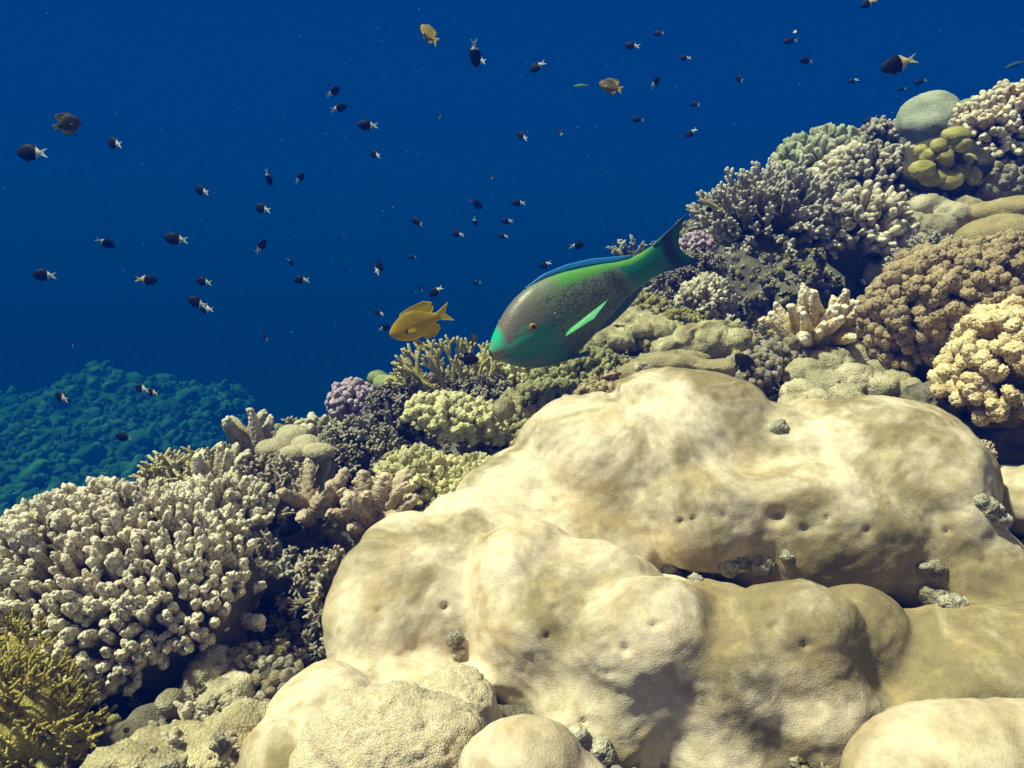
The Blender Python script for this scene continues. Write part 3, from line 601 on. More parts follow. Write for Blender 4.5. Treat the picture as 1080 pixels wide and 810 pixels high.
for i, (px, py, r, dd, lb) in enumerate([(558, 482, 22, 1.92, 'orange brown fuzzy coral tuft, lowest of the row along the boulder crest'), (580, 459, 24, 1.95, 'orange brown fuzzy coral tuft second from the bottom along the boulder crest'),
        (602, 440, 22, 2.0, 'orange tipped fuzzy coral tuft in the middle of the row along the boulder crest'), (628, 422, 22, 2.05, 'brown fuzzy coral tuft just left of the boulder top, near the white tuft'), (650, 406, 16, 2.1, 'small orange fuzzy coral tuft, highest of the row along the boulder crest'), (538, 500, 20, 1.85, 'pinkish fuzzy coral tuft touching the shaded flank of the boulder crest')]):
    colony('fuzzy_coral', lb, 'coral', px, py, r, r, r * 0.8, 'fingerlo', r * 0.45, 22, M_orange, M_orange, d=dd, axis=(0, 0.8, -0.6), cover=95, sp=0.9, lean=0.0, jit=0.2, group='fuzzy tufts along the boulder crest')
mound('encrusting_coral', 'smooth olive encrusting coral swelling just behind the boulder top', 'coral', [(705, 388, 2.15, 40, 14, 50), (672, 396, 2.1, 20, 9, 26), (748, 390, 2.1, 30, 10, 40), (785, 384, 2.15, 20, 10, 24), (724, 380, 2.25, 22, 10, 30)], MC('smooth_olive', (0.24, 0.20, 0.11), (0.42, 0.36, 0.20), var=0.2), vox=0.006, sm=2, disp=0.016, seed=57, nod=[(12,.012)])
colony('white_tuft', 'tiny white coral tuft beside the boulder top', 'coral', 675, 392, 9, 9, 9, 'nub', 7, 13, M_whiteb, M_whiteb, d=2.02, cover=95, sp=1.0, lean=0, jit=0.2)
mound('encrusting_coral', 'rough yellowish encrusting coral hump right of the parrotfish belly', 'coral', [(745, 362, 2.4, 36, 20, 34), (715, 372, 2.4, 28, 14, 28), (775, 362, 2.35, 20, 14, 20)], M_yrough, vox=0.006, sm=1, disp=0.010, freq=20, fine=0.004, seed=58, nod=[(32,.016),(90,.006)])
mound('encrusting_coral', 'knobbly yellow olive encrusting coral left of the cream cauliflower coral', 'coral', [(690, 352, 2.6, 34, 14, 34), (668, 345, 2.65, 26, 14, 26), (650, 362, 2.6, 26, 14, 26)], M_yrough, vox=0.006, sm=1, disp=0.014, freq=28, fine=0.005, seed=59, nod=[(30,.022),(80,.008)])
colony('lumpy_coral', 'dark olive knobbly coral in the shade below the parrotfish tail', 'coral', 668, 335, 42, 28, 22, 'stub', 10, 10, M_olived, M_olived, d=2.75, axis=(0, 0.9, -0.4), cover=90, sp=0.9, lean=0.1, jit=0.2)
colony('lumpy_coral', 'olive knobbly coral in front of the cream cauliflower coral', 'coral', 718, 345, 30, 20, 16, 'stub', 8, 8, M_olived, M_olived, d=2.6, axis=(0, 0.9, -0.4), cover=90, sp=0.9, lean=0.1, jit=0.2)
colony('cauliflower_coral', 'cream cauliflower coral in front of the dark cave, right of the parrotfish', 'coral', 745, 318, 32, 26, 26, 'stub', 9, 7,
       M_cream, M_cream, d=2.75, axis=(0, 0.85, -0.5), cover=100, sp=0.85, lean=0.1, jit=0.15)
colony('staghorn_coral', 'small white branching coral peeking over the parrotfish back', 'coral', 664, 272, 24, 16, 10, 'spike', 15, 23,
       M_whiteb, M_baseD, d=3.1, axis=(0, 0.95, -0.3), cover=88, sp=1.1, lean=0.3, jit=0.3)
colony('cauliflower_coral', 'small mauve lump coral behind the parrotfish tail', 'coral', 735, 262, 20, 15, 15, 'stub', 7, 7, M_purple, M_purple, d=3.0, axis=(0, 0.9, -0.4), cover=100, sp=0.9, lean=0.0, jit=0.15)
colony('knobby_coral', 'shaded grey branching coral below the parrotfish tail fin', 'coral', 730, 290, 36, 24, 20, 'branch', 14, 20, M_slate, M_baseD, d=2.95, axis=(-0.1, 0.85, -0.5), cover=90, sp=0.86, lean=0.1, jit=0.2)

# ---- right: plates, domes and bushes up the slope
colony('staghorn_coral', 'large pale spiky table coral jutting over the dark cave, left end of the upper reef', 'coral', 812, 246, 82, 60, 40, 'spike', 34, 36,
       M_whiteb, M_baseD, d=2.70, axis=(-0.05, 0.85, -0.5), cover=96, sp=0.95, lean=0.3, jit=0.16, sink=0.0, low=0.10, basek=0.85, dome_amp=0.2)
colony('finger_coral', 'cream finger coral of slim upright fingers right of the spiky table coral', 'coral', 908, 252, 52, 44, 40, 'fingerlo', 24, 22,
       M_cream, M_baseD, d=2.65, axis=(-0.05, 0.85, -0.5), cover=90, sp=1.05, lean=0.25, jit=0.12)
colony('lobed_coral', 'green tinged folded lobe coral on the skyline of the upper reef', 'coral', 865, 178, 56, 40, 34, 'stub', 14, 12,
       MC('green_lobes', (0.20, 0.22, 0.12), (0.52, 0.52, 0.36), var=0.2), None, d=3.25, axis=(-0.2, 0.9, -0.3), cover=92, sp=0.85, lean=0.2, jit=0.1)
colony('lumpy_coral', 'pale cream lumpy coral between the green lobes and the dark fingered dome', 'coral', 900, 190, 44, 36, 34, 'stub', 12, 10,
       M_cream, M_cream, d=3.05, axis=(-0.1, 0.85, -0.5), cover=92, sp=0.85, lean=0.1, jit=0.15)
colony('finger_coral', 'dark fingered dome coral with pale blue grey tips, high on the reef', 'coral', 926, 196, 50, 42, 36, 'fingerlo', 18, 17,
       M_slate, M_baseD, d=2.95, axis=(0, 0.8, -0.6), cover=92, sp=1.25, lean=0.1, jit=0.12)
colony('finger_coral', 'small grey fingered coral on the skyline left of the large grey green dome', 'coral', 930, 146, 24, 16, 14, 'fingerlo', 11, 14, M_slate, M_baseD, d=3.3, axis=(0, 0.9, -0.3), cover=92, sp=1.0, lean=0.2, jit=0.15)
mound('dome_coral', 'large smooth grey green dome coral on the skyline at upper right', 'coral', [(981, 134, 3.2, 32, 35, 34), (985, 150, 3.2, 30, 26, 30)], M_dome, vox=0.010, sm=3, disp=0.010, freq=8, seed=61, nod=[(10,.015)], group='smooth dome corals on the skyline')
mound('dome_coral', 'small dark green dome coral between the large dome and the cream fingered one', 'coral', [(1025, 124, 3.3, 22, 20, 20)], M_green, vox=0.010, sm=3, disp=0.005, seed=62, group='smooth dome corals on the skyline')
_r = bpy.data.objects.new('knob_coral', None); COL.objects.link(_r); _r.location = at(1000, 175, 2.75)
tag(_r, 'olive mustard coral of smooth separate rounded knobs below the grey green dome', 'coral')
_rg = np.random.default_rng(8)
for (px, py, rr_, rv) in [(1008, 143, 14, 8), (990, 154, 9, 7), (996, 165, 9, 7), (979, 165, 8, 7), (1014, 152, 9, 7), (990, 158, 8, 6), (973, 178, 13, 8), (986, 186, 15, 9), (995, 172, 10, 8), (1012, 180, 12, 8), (1026, 186, 8, 9), (1002, 190, 12, 9), (972, 160, 8, 7), (1020, 170, 9, 7)]:
    kk = 2.75 / FPX; V, F, t = ellip(18, 12, rr_ * kk, rr_ * kk, rv * kk * 1.1, 0.48, 0.12, 1.6, int(px))
    X, Y, Z = frame(camvec(-0.2, 0.9, -0.45)); pos = at(px, py, 2.70 + _rg.normal() * 0.02) - np.array(_r.location)
    link('knob', mesh_from('knob', V @ np.stack([X, Y, Z]) + pos, F, tip=t, mats=[M_oliveknob]), _r)
V, F, t = ellip(30, 16, 0.16, 0.12, 0.10, 0.4, 0.15, 3, 9); link('base', mesh_from('knob_base', V @ np.stack(frame(camvec(0, 0.7, -0.7))) + at(998, 178, 2.82) - np.array(_r.location), F, tip=t * 0, mats=[M_baseD]), _r)
colony('finger_coral', 'cream and peach fingered dome coral at the top right edge', 'coral', 1066, 138, 62, 50, 44, 'fingerlo', 16, 19,
       MC('peach_fingers', (0.425, 0.269, 0.119), (0.88, 0.779, 0.6), var=0.15), M_baseD, d=2.85, axis=(-0.1, 0.8, -0.6), cover=95, sp=1.1, lean=0.1, jit=0.1)
colony('knobby_coral', 'pale grey knobby coral sloping below the cream and peach dome, right edge', 'coral', 1050, 190, 46, 34, 22, 'ball', 10, 10, M_rubble, M_lump, d=2.8, axis=(-0.1, 0.8, -0.6), cover=90, sp=1.0, lean=0.0, jit=0.4)
colony('knobby_coral', 'grey bumpy coral patch between the mustard knobs and the pale lumpy rocks', 'coral', 988, 200, 34, 24, 18, 'stub', 7, 7, M_grey, M_lump, d=2.85, axis=(-0.1, 0.8, -0.6), cover=90, sp=0.95, lean=0.0, jit=0.2)
mound('lumpy_coral', 'pale lumpy massive coral of soft folds above the whitish rubble, right', 'coral', [(975, 222, 2.7, 22, 13, 24), (1000, 232, 2.65, 24, 17, 26), (960, 240, 2.65, 18, 14, 20), (984, 242, 2.62, 22, 15, 22), (1018, 222, 2.7, 14, 12, 18), (960, 226, 2.7, 15, 10, 18)], M_lump, vox=0.006, sm=1, disp=0.008, freq=16, fine=0.003, seed=63, nod=[(22,.018),(90,.005)])
mound('brain_coral', 'smooth mustard tan brain coral mounds at the right edge', 'coral', [(1052, 252, 2.45, 42, 25, 44), (1075, 226, 2.55, 46, 18, 40), (1040, 228, 2.6, 26, 14, 28)], M_tan, vox=0.008, sm=3, disp=0.004, seed=64, pits=[(1050, 227, 5, 7)])
colony('staghorn_coral', 'whitish short branched coral above the brown fuzzy coral, right', 'coral', 985, 278, 48, 30, 22, 'spike', 15, 22, M_whiteb, M_lump, d=2.45, axis=(-0.2, 0.8, -0.6), cover=90, sp=1.0, lean=0.1, jit=0.3)
mound('rock', 'white crusted rubble rock under the slim cream fingers, upper right', 'rock', [(955, 262, 2.6, 20, 12, 24), (935, 285, 2.6, 18, 12, 20)], M_lump, vox=0.006, sm=1, disp=0.014, freq=22, fine=0.005, seed=65, nod=[(30,.02)])
colony('soft_coral', 'large brown fuzzy coral hanging in plumes along the right side', 'coral', 1000, 330, 88, 66, 64, 'fuzz', 24, 26,
       M_brown, M_brown, d=2.05, axis=(-0.15, 0.75, -0.66), cover=105, sp=0.85, lean=0.25, jit=0.2, sink=0.1, nmax=900)
colony('soft_coral', 'brown fuzzy coral bush high at the right edge, below the tan brain coral', 'coral', 1065, 285, 48, 34, 28, 'fuzz', 20, 24,
       M_brown, M_brown, d=2.15, axis=(-0.1, 0.85, -0.5), cover=95, sp=0.85, lean=0.0, jit=0.18)
colony('soft_coral', 'sunlit pinkish cream plumed coral at the right edge in front of the brown one', 'coral', 1062, 400, 58, 60, 72, 'fuzz', 30, 34,
       M_lbrown, M_brown, d=1.80, axis=(-0.1, 0.8, -0.6), cover=92, sp=0.85, lean=0.25, jit=0.14, sink=0.1)
colony('finger_coral', 'bright cream finger coral with stout white tips in front of the dark cave', 'coral', 862, 352, 54, 38, 24, 'cone', 29, 30,
       MC('bright_fingers', (0.575, 0.403, 0.119), (0.88, 0.779, 0.634), var=0.15), M_lump, d=2.15, axis=(-0.05, 0.88, -0.45), cover=86, sp=1.15, lean=0.3, jit=0.15)
colony('knobby_coral', 'grey white twiggy rubble coral just left of the nodular mound', 'coral', 795, 392, 38, 26, 20, 'ball', 10, 9, M_rubble, M_baseD, d=2.05, axis=(0, 0.8, -0.6), cover=92, sp=1.05, lean=0.0, jit=0.5)
colony('knobby_coral', 'pale rubble tufts under the bright cream fingers', 'coral', 825, 375, 32, 20, 20, 'ball', 10, 9, M_rubble, M_lump, d=2.12, axis=(0, 0.8, -0.6), cover=92, sp=1.05, lean=0.0, jit=0.5)
mound('nodular_coral', 'beige nodular coral mound of many small domes behind the boulder notch', 'coral',
      [(x_, y_, 1.98 + (415 - y_) * 0.004, r_, r_ * 0.75, r_) for x_, y_, r_ in [(905, 378, 24), (875, 385, 22), (850, 395, 20), (930, 390, 20), (900, 402, 22), (870, 408, 20), (845, 415, 17), (925, 408, 18), (945, 402, 16), (890, 420, 18), (838, 428, 15), (960, 412, 13), (858, 424, 14)]],
      MC('nodules', (0.36, 0.31, 0.18), (0.68, 0.602, 0.42), var=0.25, bump=1.0, bscale=130), vox=0.006, sm=1, disp=0.004, freq=30, fine=0.003, seed=66, nod=[(26,.016),(85,.008)])
mound('rock', 'dark orange and grey encrusted rock wedge right of the nodular mound', 'rock', [(985, 425, 1.9, 30, 16, 26), (965, 440, 1.85, 26, 12, 20), (1010, 450, 1.9, 26, 14, 24)], M_rock, vox=0.006, sm=1, disp=0.012, freq=22, fine=0.005, seed=67, nod=[(30,.018)])
colony('knobby_coral', 'little tan beaded coral below the pinkish plumes, right edge', 'coral', 1030, 478, 18, 14, 12, 'stub', 6, 5, M_pinkbeige, M_baseD, d=1.75, axis=(-0.2, 0.8, -0.6), cover=95, sp=0.95, lean=0.0, jit=0.2)
mound('rock', 'dark shaded rock face under the pinkish plumes at the right edge', 'rock', [(1075, 480, 1.85, 50, 45, 40), (1045, 455, 1.9, 30, 40, 40)], M_rock, vox=0.008, sm=2, disp=0.014, freq=16, fine=0.005, seed=68, nod=[(24,.02)])

# ---- pebbles and shell bits wedged in the cracks of the boulder
MO = np.array(main.location); MB = BVHTree.FromPolygons([v.co[:] for v in main.data.vertices], [tuple(q.vertices) for q in main.data.polygons])
M_pebble = MC('pebble', (0.20, 0.17, 0.10), (0.66, 0.60, 0.46), var=0.7, vscale=70, bump=1.0, bscale=150, stain=(0.5, 0.48, 0.40), stain_amt=0.8)
for (px, py, r, dd, lb) in [(803, 593, 15, 1.47, 'largest mottled grey pebble wedged in the crack of the boulder'), (766, 597, 11, 1.47, 'green mottled round pebble second largest in the boulder crack'),
        (783, 592, 8, 1.49, 'small dark pebble between the two larger ones in the boulder crack'), (748, 606, 9, 1.48, 'grey pebble at the left end of the row in the boulder crack'), (733, 612, 7, 1.49, 'dim little pebble left of the row in the boulder crack'),
        (703, 600, 9, 1.47, 'white streaked shell fragment at the left end of the boulder crack'), (831, 588, 8, 1.50, 'pinkish pebble just right of the largest one in the boulder crack'),
        (985, 597, 9, 1.42, 'pale round pebble in the right hand crevice of the boulder'), (986, 627, 15, 1.38, 'white crusted stone low in the right hand crevice'), (1003, 636, 12, 1.36, 'orange crusted stone beside the white one in the right hand crevice'),
        (822, 452, 10, 1.62, 'encrusted stone lodged in the notch on top of the boulder'), (632, 792, 17, 1.08, 'brown barnacled stone in the dark gap at the bottom edge'), (478, 672, 6, 1.40, 'green dotted pebble high in the left crack of the boulder'), (484, 688, 7, 1.38, 'yellow speckled pebble in the left crack of the boulder'), (480, 705, 6, 1.36, 'white pebble low in the left crack of the boulder'), (1040, 535, 12, 1.52, 'red and white encrusted stone by the slab at the right edge'), (1050, 548, 9, 1.5, 'small orange flecked stone under the encrusted one at the right edge')]:
    _h = MB.ray_cast(Vector(MO * -1), Vector(at(px, py, 1.0)).normalized())
    if _h[0] is not None: dd = float((np.array(_h[0]) + MO) @ FW) + 0.12 * r * dd / FPX
    _g = np.random.default_rng(int(px)); _l = [(px, py, dd, r, r * 0.8, r)] + [(px + _g.normal() * r * .5, py + _g.normal() * r * .45, dd + _g.normal() * .004, r * .6, r * .5, r * .6) for _ in range(3)]
    mound('pebble', lb, 'stone', _l, M_pebble, vox=0.0032, sm=0, disp=0.005, freq=40, fine=0.0025, group='stones wedged in the boulder cracks', seed=int(px), nod=[(70, 0.006)])

# ---- loose growth covering the slope between the colonies
def slope_samples(n, rg, x0=-2.6, x1=2.8, y0=0.7, y1=4.3):
    cen = SV[SF].mean(1); e1 = SV[SF[:, 2]] - SV[SF[:, 0]]; e2 = SV[SF[:, 3]] - SV[SF[:, 1]]; nn = np.cross(e1, e2); ar = np.linalg.norm(nn, axis=1)
    ok = (cen[:, 0] > x0) & (cen[:, 0] < x1) & (cen[:, 1] > y0) & (cen[:, 1] < y1)
    patch = vnoise(cen * 5.0, 77); pr = ar * ok * np.clip(0.55 + patch, 0.05, 2); pr /= pr.sum()
    f = rg.choice(len(cen), n, p=pr); return cen[f] + rg.normal(size=(n, 3)) * 0.008, nrm(nn[f])
for (nm, n, tp, l, r_, mt, lb, sd_) in [('coral_rubble', 10000, 'ball', 0.019, 0.021, M_rubble, 'broken coral rubble and crusts scattered between the living corals', 1),
        ('coral_turf', 10000, 'branch', 0.034, 0.050, M_grey, 'low tangled grey coral twigs growing over the slope', 2),
        ('algae_turf', 8000, 'stub', 0.024, 0.026, M_olived, 'olive crust and algae nodules covering bare rock', 3)]:
    rg = np.random.default_rng(200 + sd_); P_, N_ = slope_samples(n, rg); _k = np.linalg.norm(P_ - at(420, 800, 1.14), axis=1) > 0.24; P_ = P_[_k]; N_ = N_[_k]; n = len(P_); s_ = rg.lognormal(0, 0.35, n)
    D_ = nrm(N_ + np.array([0, 0, 0.5]) + rg.normal(size=(n, 3)) * 0.35)
    tag(link(nm, scatter_mesh(nm, P_, D_, l * s_, r_ * s_, tp, [mt], rg, rg.normal(size=n) * 0.15)), lb, None, kind='stuff')

# ---- far reef: coral heads on the plateau, too many and too faint to count
rg = np.random.default_rng(300); n = 20000
X_ = rg.uniform(-20, -2.9, n); Y_ = rg.uniform(7.6, 25.8, n); Z_ = seabed_z(np.column_stack([X_, Y_]))
ok = Z_ > -9.5; X_, Y_, Z_ = X_[ok], Y_[ok], Z_[ok]; n = len(X_)
s_ = rg.lognormal(-2.45, 0.6, n); s_ = np.clip(s_, 0.04, 0.6)
dome_t = [t_ball(12, 7, s + 7, 0.35) for s in range(2)] + T['stub'][:4]
hs = s_ * rg.uniform(0.6, 1.4, n)
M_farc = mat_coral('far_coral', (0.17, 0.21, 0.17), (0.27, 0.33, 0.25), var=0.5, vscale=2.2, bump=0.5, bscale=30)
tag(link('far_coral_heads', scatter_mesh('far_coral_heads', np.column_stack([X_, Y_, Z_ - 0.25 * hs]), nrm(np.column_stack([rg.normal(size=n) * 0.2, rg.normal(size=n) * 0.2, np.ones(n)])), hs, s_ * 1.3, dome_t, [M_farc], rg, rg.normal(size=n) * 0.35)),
    'far-off blue green coral heads covering the distant reef', None, kind='stuff')

# ------------------------------------------------------------------ the water: even blue haze round everything
hz = bpy.data.materials.new('sea_haze'); hz.use_nodes = True; nt = hz.node_tree; nt.nodes.clear()
ho = N(nt, 'ShaderNodeOutputMaterial'); pv = N(nt, 'ShaderNodeVolumePrincipled')
pv.inputs['Color'].default_value = (0.0, 0.040, 0.38, 1); pv.inputs['Density'].default_value = 0.128
pv.inputs['Absorption Color'].default_value = (0.0, 0.30, 0.06, 1); pv.inputs['Anisotropy'].default_value = 0.0
nt.links.new(pv.outputs[0], ho.inputs['Volume'])
hx, hy0, hy1, hz0, hz1 = 150, -70, 160, -16.0, 1.7
hv = np.array([(sx * hx, y, z) for z in (hz0, hz1) for (sx, y) in ((-1, hy0), (1, hy0), (1, hy1), (-1, hy1))], float)
hf = np.array([(3, 2, 1, 0), (4, 5, 6, 7), (0, 1, 5, 4), (1, 2, 6, 5), (2, 3, 7, 6), (3, 0, 4, 7)])
tag(link('haze', mesh_from('haze', hv, hf, mats=[hz], smooth=False)), 'blue haze of the sea water', None, kind='stuff')

# ------------------------------------------------------------------ fish
def fish_body(prof, thick, nx=40, nu=24, power=1.0):
    """prof: rows (x, top z, bottom z); thick: function of x. x from snout (0) to tail root"""
    prof = np.array(prof, float); xs = prof[:, 0]
    s = np.linspace(0, 1, nx); x = xs[0] + (xs[-1] - xs[0]) * (s ** 1.35)
    # smooth (cosine-like) interpolation of the profile
    def ip(c):
        f = np.interp(x, xs, prof[:, c]); xf = np.linspace(xs[0], xs[-1], 400); g = np.interp(xf, xs, prof[:, c])
        kz = np.hanning(31); kz /= kz.sum(); g2 = np.convolve(np.pad(g, 15, mode='edge'), kz, 'valid'); return np.interp(x, xf, g2) * 0.75 + f * 0.25
    zt, zb = ip(1), ip(2); th = np.linspace(0, 2 * math.pi, nu, endpoint=False)
    zc = (zt + zb) / 2; hh = (zt - zb) / 2; w_ = np.array([thick(a) for a in x])
    cs, sn = np.cos(th), np.sin(th)
    V = np.stack([np.repeat(x[:, None], nu, 1), w_[:, None] * np.sign(sn) * np.abs(sn) ** power, zc[:, None] + hh[:, None] * cs], -1).reshape(-1, 3)
    idx = np.arange(nx * nu).reshape(nx, nu); a = idx[:-1]; b = idx[1:]
    F = np.stack([a.ravel(), b.ravel(), np.roll(b, -1, 1).ravel(), np.roll(a, -1, 1).ravel()], 1)
    return V, F
def fin(root, edge, nv=6, th=0.006, y=0.0, yedge=0.0, nu=16, wave=0.0):
    """fin sheet between a root curve and an outer edge curve (x, z points); two thin skins"""
    root = np.array(root, float); edge = np.array(edge, float)
    def rs(c):
        l = np.concatenate([[0], np.cumsum(np.linalg.norm(np.diff(c, axis=0), axis=1))]); t = np.linspace(0, l[-1], nu); return np.column_stack([np.interp(t, l, c[:, 0]), np.interp(t, l, c[:, 1])])
    r, e = rs(root), rs(edge); G = []
    for j in range(nv):
        t = j / (nv - 1); p = r * (1 - t) + e * t; yy = y + (yedge - y) * t + wave * np.sin(np.arange(nu) * 1.3) * t
        G.append(np.column_stack([p[:, 0], yy, p[:, 1]]))
    G = np.array(G); tt = (th * (1 - 0.8 * np.linspace(0, 1, nv)))[:, None]
    A = G.copy(); B = G.copy(); A[..., 1] += tt; B[..., 1] -= tt
    V = np.concatenate([A.reshape(-1, 3), B.reshape(-1, 3)]); n = nv * nu; idx = np.arange(n).reshape(nv, nu)
    q = np.stack([idx[:-1, :-1].ravel(), idx[:-1, 1:].ravel(), idx[1:, 1:].ravel(), idx[1:, :-1].ravel()], 1)
    F = [q, q[:, ::-1] + n]
    bd = list(idx[-1]) ; F.append(np.array([(bd[i], bd[i + 1], bd[i + 1] + n, bd[i] + n) for i in range(nu - 1)]))
    for c in (0, -1): cc = idx[:, c]; F.append(np.array([(cc[i], cc[i + 1], cc[i + 1] + n, cc[i] + n) for i in range(nv - 1)]))
    return V, np.concatenate(F)
def eyeball(x, z, y, r):
    V, F, _ = ellip(12, 8, r, r * 0.45, r, 0.47, 0); V = V[:, [0, 1, 2]]; out = []; Fo = []
    for s in (-1, 1):
        U, Fq, _ = ellip(14, 9, r, r, r * 0.5, 0.49, 0); W = np.column_stack([U[:, 0] + x, s * (y + U[:, 2]) , U[:, 1] + z]); Fo.append(Fq + len(out) * len(U)); out.append(W)
    return np.concatenate(out), np.concatenate(Fo)
def assemble(name, pieces, mat, tipf=None):
    """pieces: (V, F, colour function(V) -> rgb)"""
    Vs, Fs, Cs, Ts, o = [], [], [], [], 0
    for V, F, cf in pieces:
        Vs.append(V); Fs.append(F + o); c = cf(V); Cs.append(c); Ts.append(tipf(V) if (tipf and len(Ts) == 0) else np.zeros(len(V))); o += len(V)
    return mesh_from(name, np.concatenate(Vs), np.concatenate(Fs), tip=np.concatenate(Ts), col=np.concatenate(Cs), mats=[mat])
def C_(c): return lambda V: np.tile(np.array(c, float), (len(V), 1))
def mixc(a, b, t): t = np.clip(t, 0, 1)[:, None]; return np.array(a, float) * (1 - t) + np.array(b, float) * t
def mixv(A, b, t): t = np.clip(t, 0, 1)[:, None]; return A * (1 - t) + np.array(b, float) * t
def eyecol(x, z, r, iris, pupil=(0.005, 0.005, 0.005)):
    return lambda V: mixc(pupil, iris, (np.hypot(V[:, 0] - x, V[:, 2] - z) / r - 0.45) * 12)
def pose(o, px, py, d, length_px, ang, yaw=0.0, roll=0.0, mirror=False, anchor=0.0):
    """the snout end points along ang (degrees, 180 = left, 90 = up in the picture); anchor = model x placed at the pixel"""
    s = length_px * d / FPX / max(0.75, math.cos(math.radians(yaw)))
    a = math.radians(ang); h = math.cos(a) * RT + math.sin(a) * UP
    h = h * math.cos(math.radians(yaw)) + FW * math.sin(math.radians(yaw)); X = -nrm(h)          # model x runs from snout to tail
    up = np.array([0, 0, 1.0]); up = up + UP * 0.5
    if abs(math.sin(a)) > 0.9: up = -RT * math.copysign(1, math.cos(a) if abs(math.cos(a)) > 0.02 else 1) * -1 if False else up + (RT if not mirror else -RT) * 1.5
    Z = up - X * (up @ X); Z = nrm(Z); Y = np.cross(Z, X)
    c, s_ = math.cos(math.radians(roll)), math.sin(math.radians(roll)); Z, Y = Z * c + Y * s_, Y * c - Z * s_
    M = Matrix(((X[0] * s, Y[0] * s, Z[0] * s), (X[1] * s, Y[1] * s, Z[1] * s), (X[2] * s, Y[2] * s, Z[2] * s))).to_4x4()
    p = at(px, py, d) - X * s * anchor
    o.matrix_world = Matrix.Translation(Vector(p)) @ M

# --- parrotfish (model units: 1 = 250 photograph pixels)
q = 1 / 250.0
prof = [(0, 2, -7), (4, 7.5, -11), (12, 15, -20), (22, 22.5, -29), (34, 30, -36), (48, 36, -41.5), (64, 39.5, -45), (85, 39, -43), (105, 35.5, -37), (125, 30, -30), (145, 24, -23.5), (160, 18.5, -19.5), (175, 14.5, -17), (190, 13.5, -16), (204, 14.5, -16.5), (212, 15, -16)]
prof = [(a * q, b * q * 1.0, c * q * 1.02) for a, b, c in prof]
def th_p(x):
    t = x / (212 * q); return 0.012 + 0.066 * (math.sin(math.pi * min(1, max(0, t)) ** 0.62) ** 0.9) * (1 - 0.55 * t) * 1.25
BV, BF = fish_body(prof, th_p, 120, 72, 0.9)
def parrot_col(V):
    x, y, z = V[:, 0] / q, V[:, 1] / q, V[:, 2] / q
    wv = fbm(V, 14, 3, 61) * 4
    top = np.interp(x, [p[0] / q for p in prof], [p[1] / q for p in prof]); bot = np.interp(x, [p[0] / q for p in prof], [p[2] / q for p in prof])
    rel = (z - bot) / np.maximum(top - bot, 1)
    grey = (0.19, 0.23, 0.14); c = np.tile(np.array(grey), (len(V), 1))
    c = mixv(c, (0.18, 0.155, 0.12), sstep(75, 45, x + wv) * sstep(0.45, 0.6, rel))               # mauve grey forehead
    c = mixv(c, (0.11, 0.16, 0.13), sstep(0.45, 0.15, rel))                                         # belly
    cheek = sstep(78, 56, x + wv * 0.6) * sstep(9, -2, z - (-8 + x * 0.13) + wv * 0.4)
    c = mixv(c, (0.02, 0.25, 0.15), cheek)                                                         # green cheek
    c = mixv(c, (0.16, 0.20, 0.15), sstep(0.30, 0.12, rel) * sstep(90, 20, x) * 0.85 * sstep(8, 20, x))   # greyish chin
    c = mixv(c, (0.03, 0.50, 0.26), sstep(1.0, 0.0, np.abs(z - (-2 + 0.05 * x)) - 2.0) * sstep(48, 40, x) * sstep(8, 14, x)) # bright line to the eye
    c = mixv(c, (0.01, 0.55, 0.30), sstep(20, 12, x + wv * 0.5) * sstep(-1, 3, z))                   # green upper lip
    c = mixv(c, (0.30, 0.22, 0.19), sstep(11, 7, x) * sstep(-9, -6, z) * sstep(1, -2, z))           # pinkish lips
    c = mixv(c, (0.20, 0.30, 0.28), sstep(12, 8, x) * sstep(-8, -11, z))
    c = mixv(c, (0.01, 0.012, 0.02), sstep(1.0, 0.3, np.abs(z + 7.8 + 0.10 * x)) * sstep(17, 14, x)) # mouth
    c = mixv(c, (0.012, 0.19, 0.105), sstep(152, 166, x + wv + (rel - 0.5) * 14))                        # green tail root
    c = mixv(c, (0.04, 0.05, 0.045), sstep(10, 0, np.abs(x + wv + (rel - .5) * 14 - 150)) * 0.6)
    back = sstep(0.80, 0.90, rel + wv * 0.012) * sstep(80, 100, x)
    c = mixv(c, (0.10, 0.34, 0.05), back)                                                            # bright green back stripe
    c = mixv(c, (0.01, 0.16, 0.09), sstep(185, 212, x) * 0.6)
    for (z0, sl, xa, xb) in [(8.5, 0.02, 22, 62), (1.0, -0.10, 20, 44), (-14, -0.22, 14, 40)]: c = mixv(c, (0.03, 0.48, 0.26), sstep(1.3, 0.4, np.abs(z - z0 - sl * (x - 46) + wv * 0.2)) * sstep(xa, xa + 6, x) * sstep(xb, xb - 8, x) * 0.7)
    c = mixv(c, (0.30, 0.24, 0.20), 0.35 * sstep(0.1, 0.7, fbm(V, 7, 3, 88)) * sstep(80, 40, x))
    return c
def ptip(V):
    x = V[:, 0] / q; bot = np.interp(x, [p[0] / q for p in prof], [p[2] / q for p in prof]); top = np.interp(x, [p[0] / q for p in prof], [p[1] / q for p in prof])
    rel = (V[:, 2] / q - bot) / np.maximum(top - bot, 1); return sstep(50, 75, x) * sstep(162, 148, x) * sstep(0.88, 0.8, rel)
def ray_col(V, a, b, cx, cz, n=46):
    an = np.arctan2(V[:, 2] - cz, V[:, 0] - cx); return 0.5 + 0.5 * np.sin(an * n)
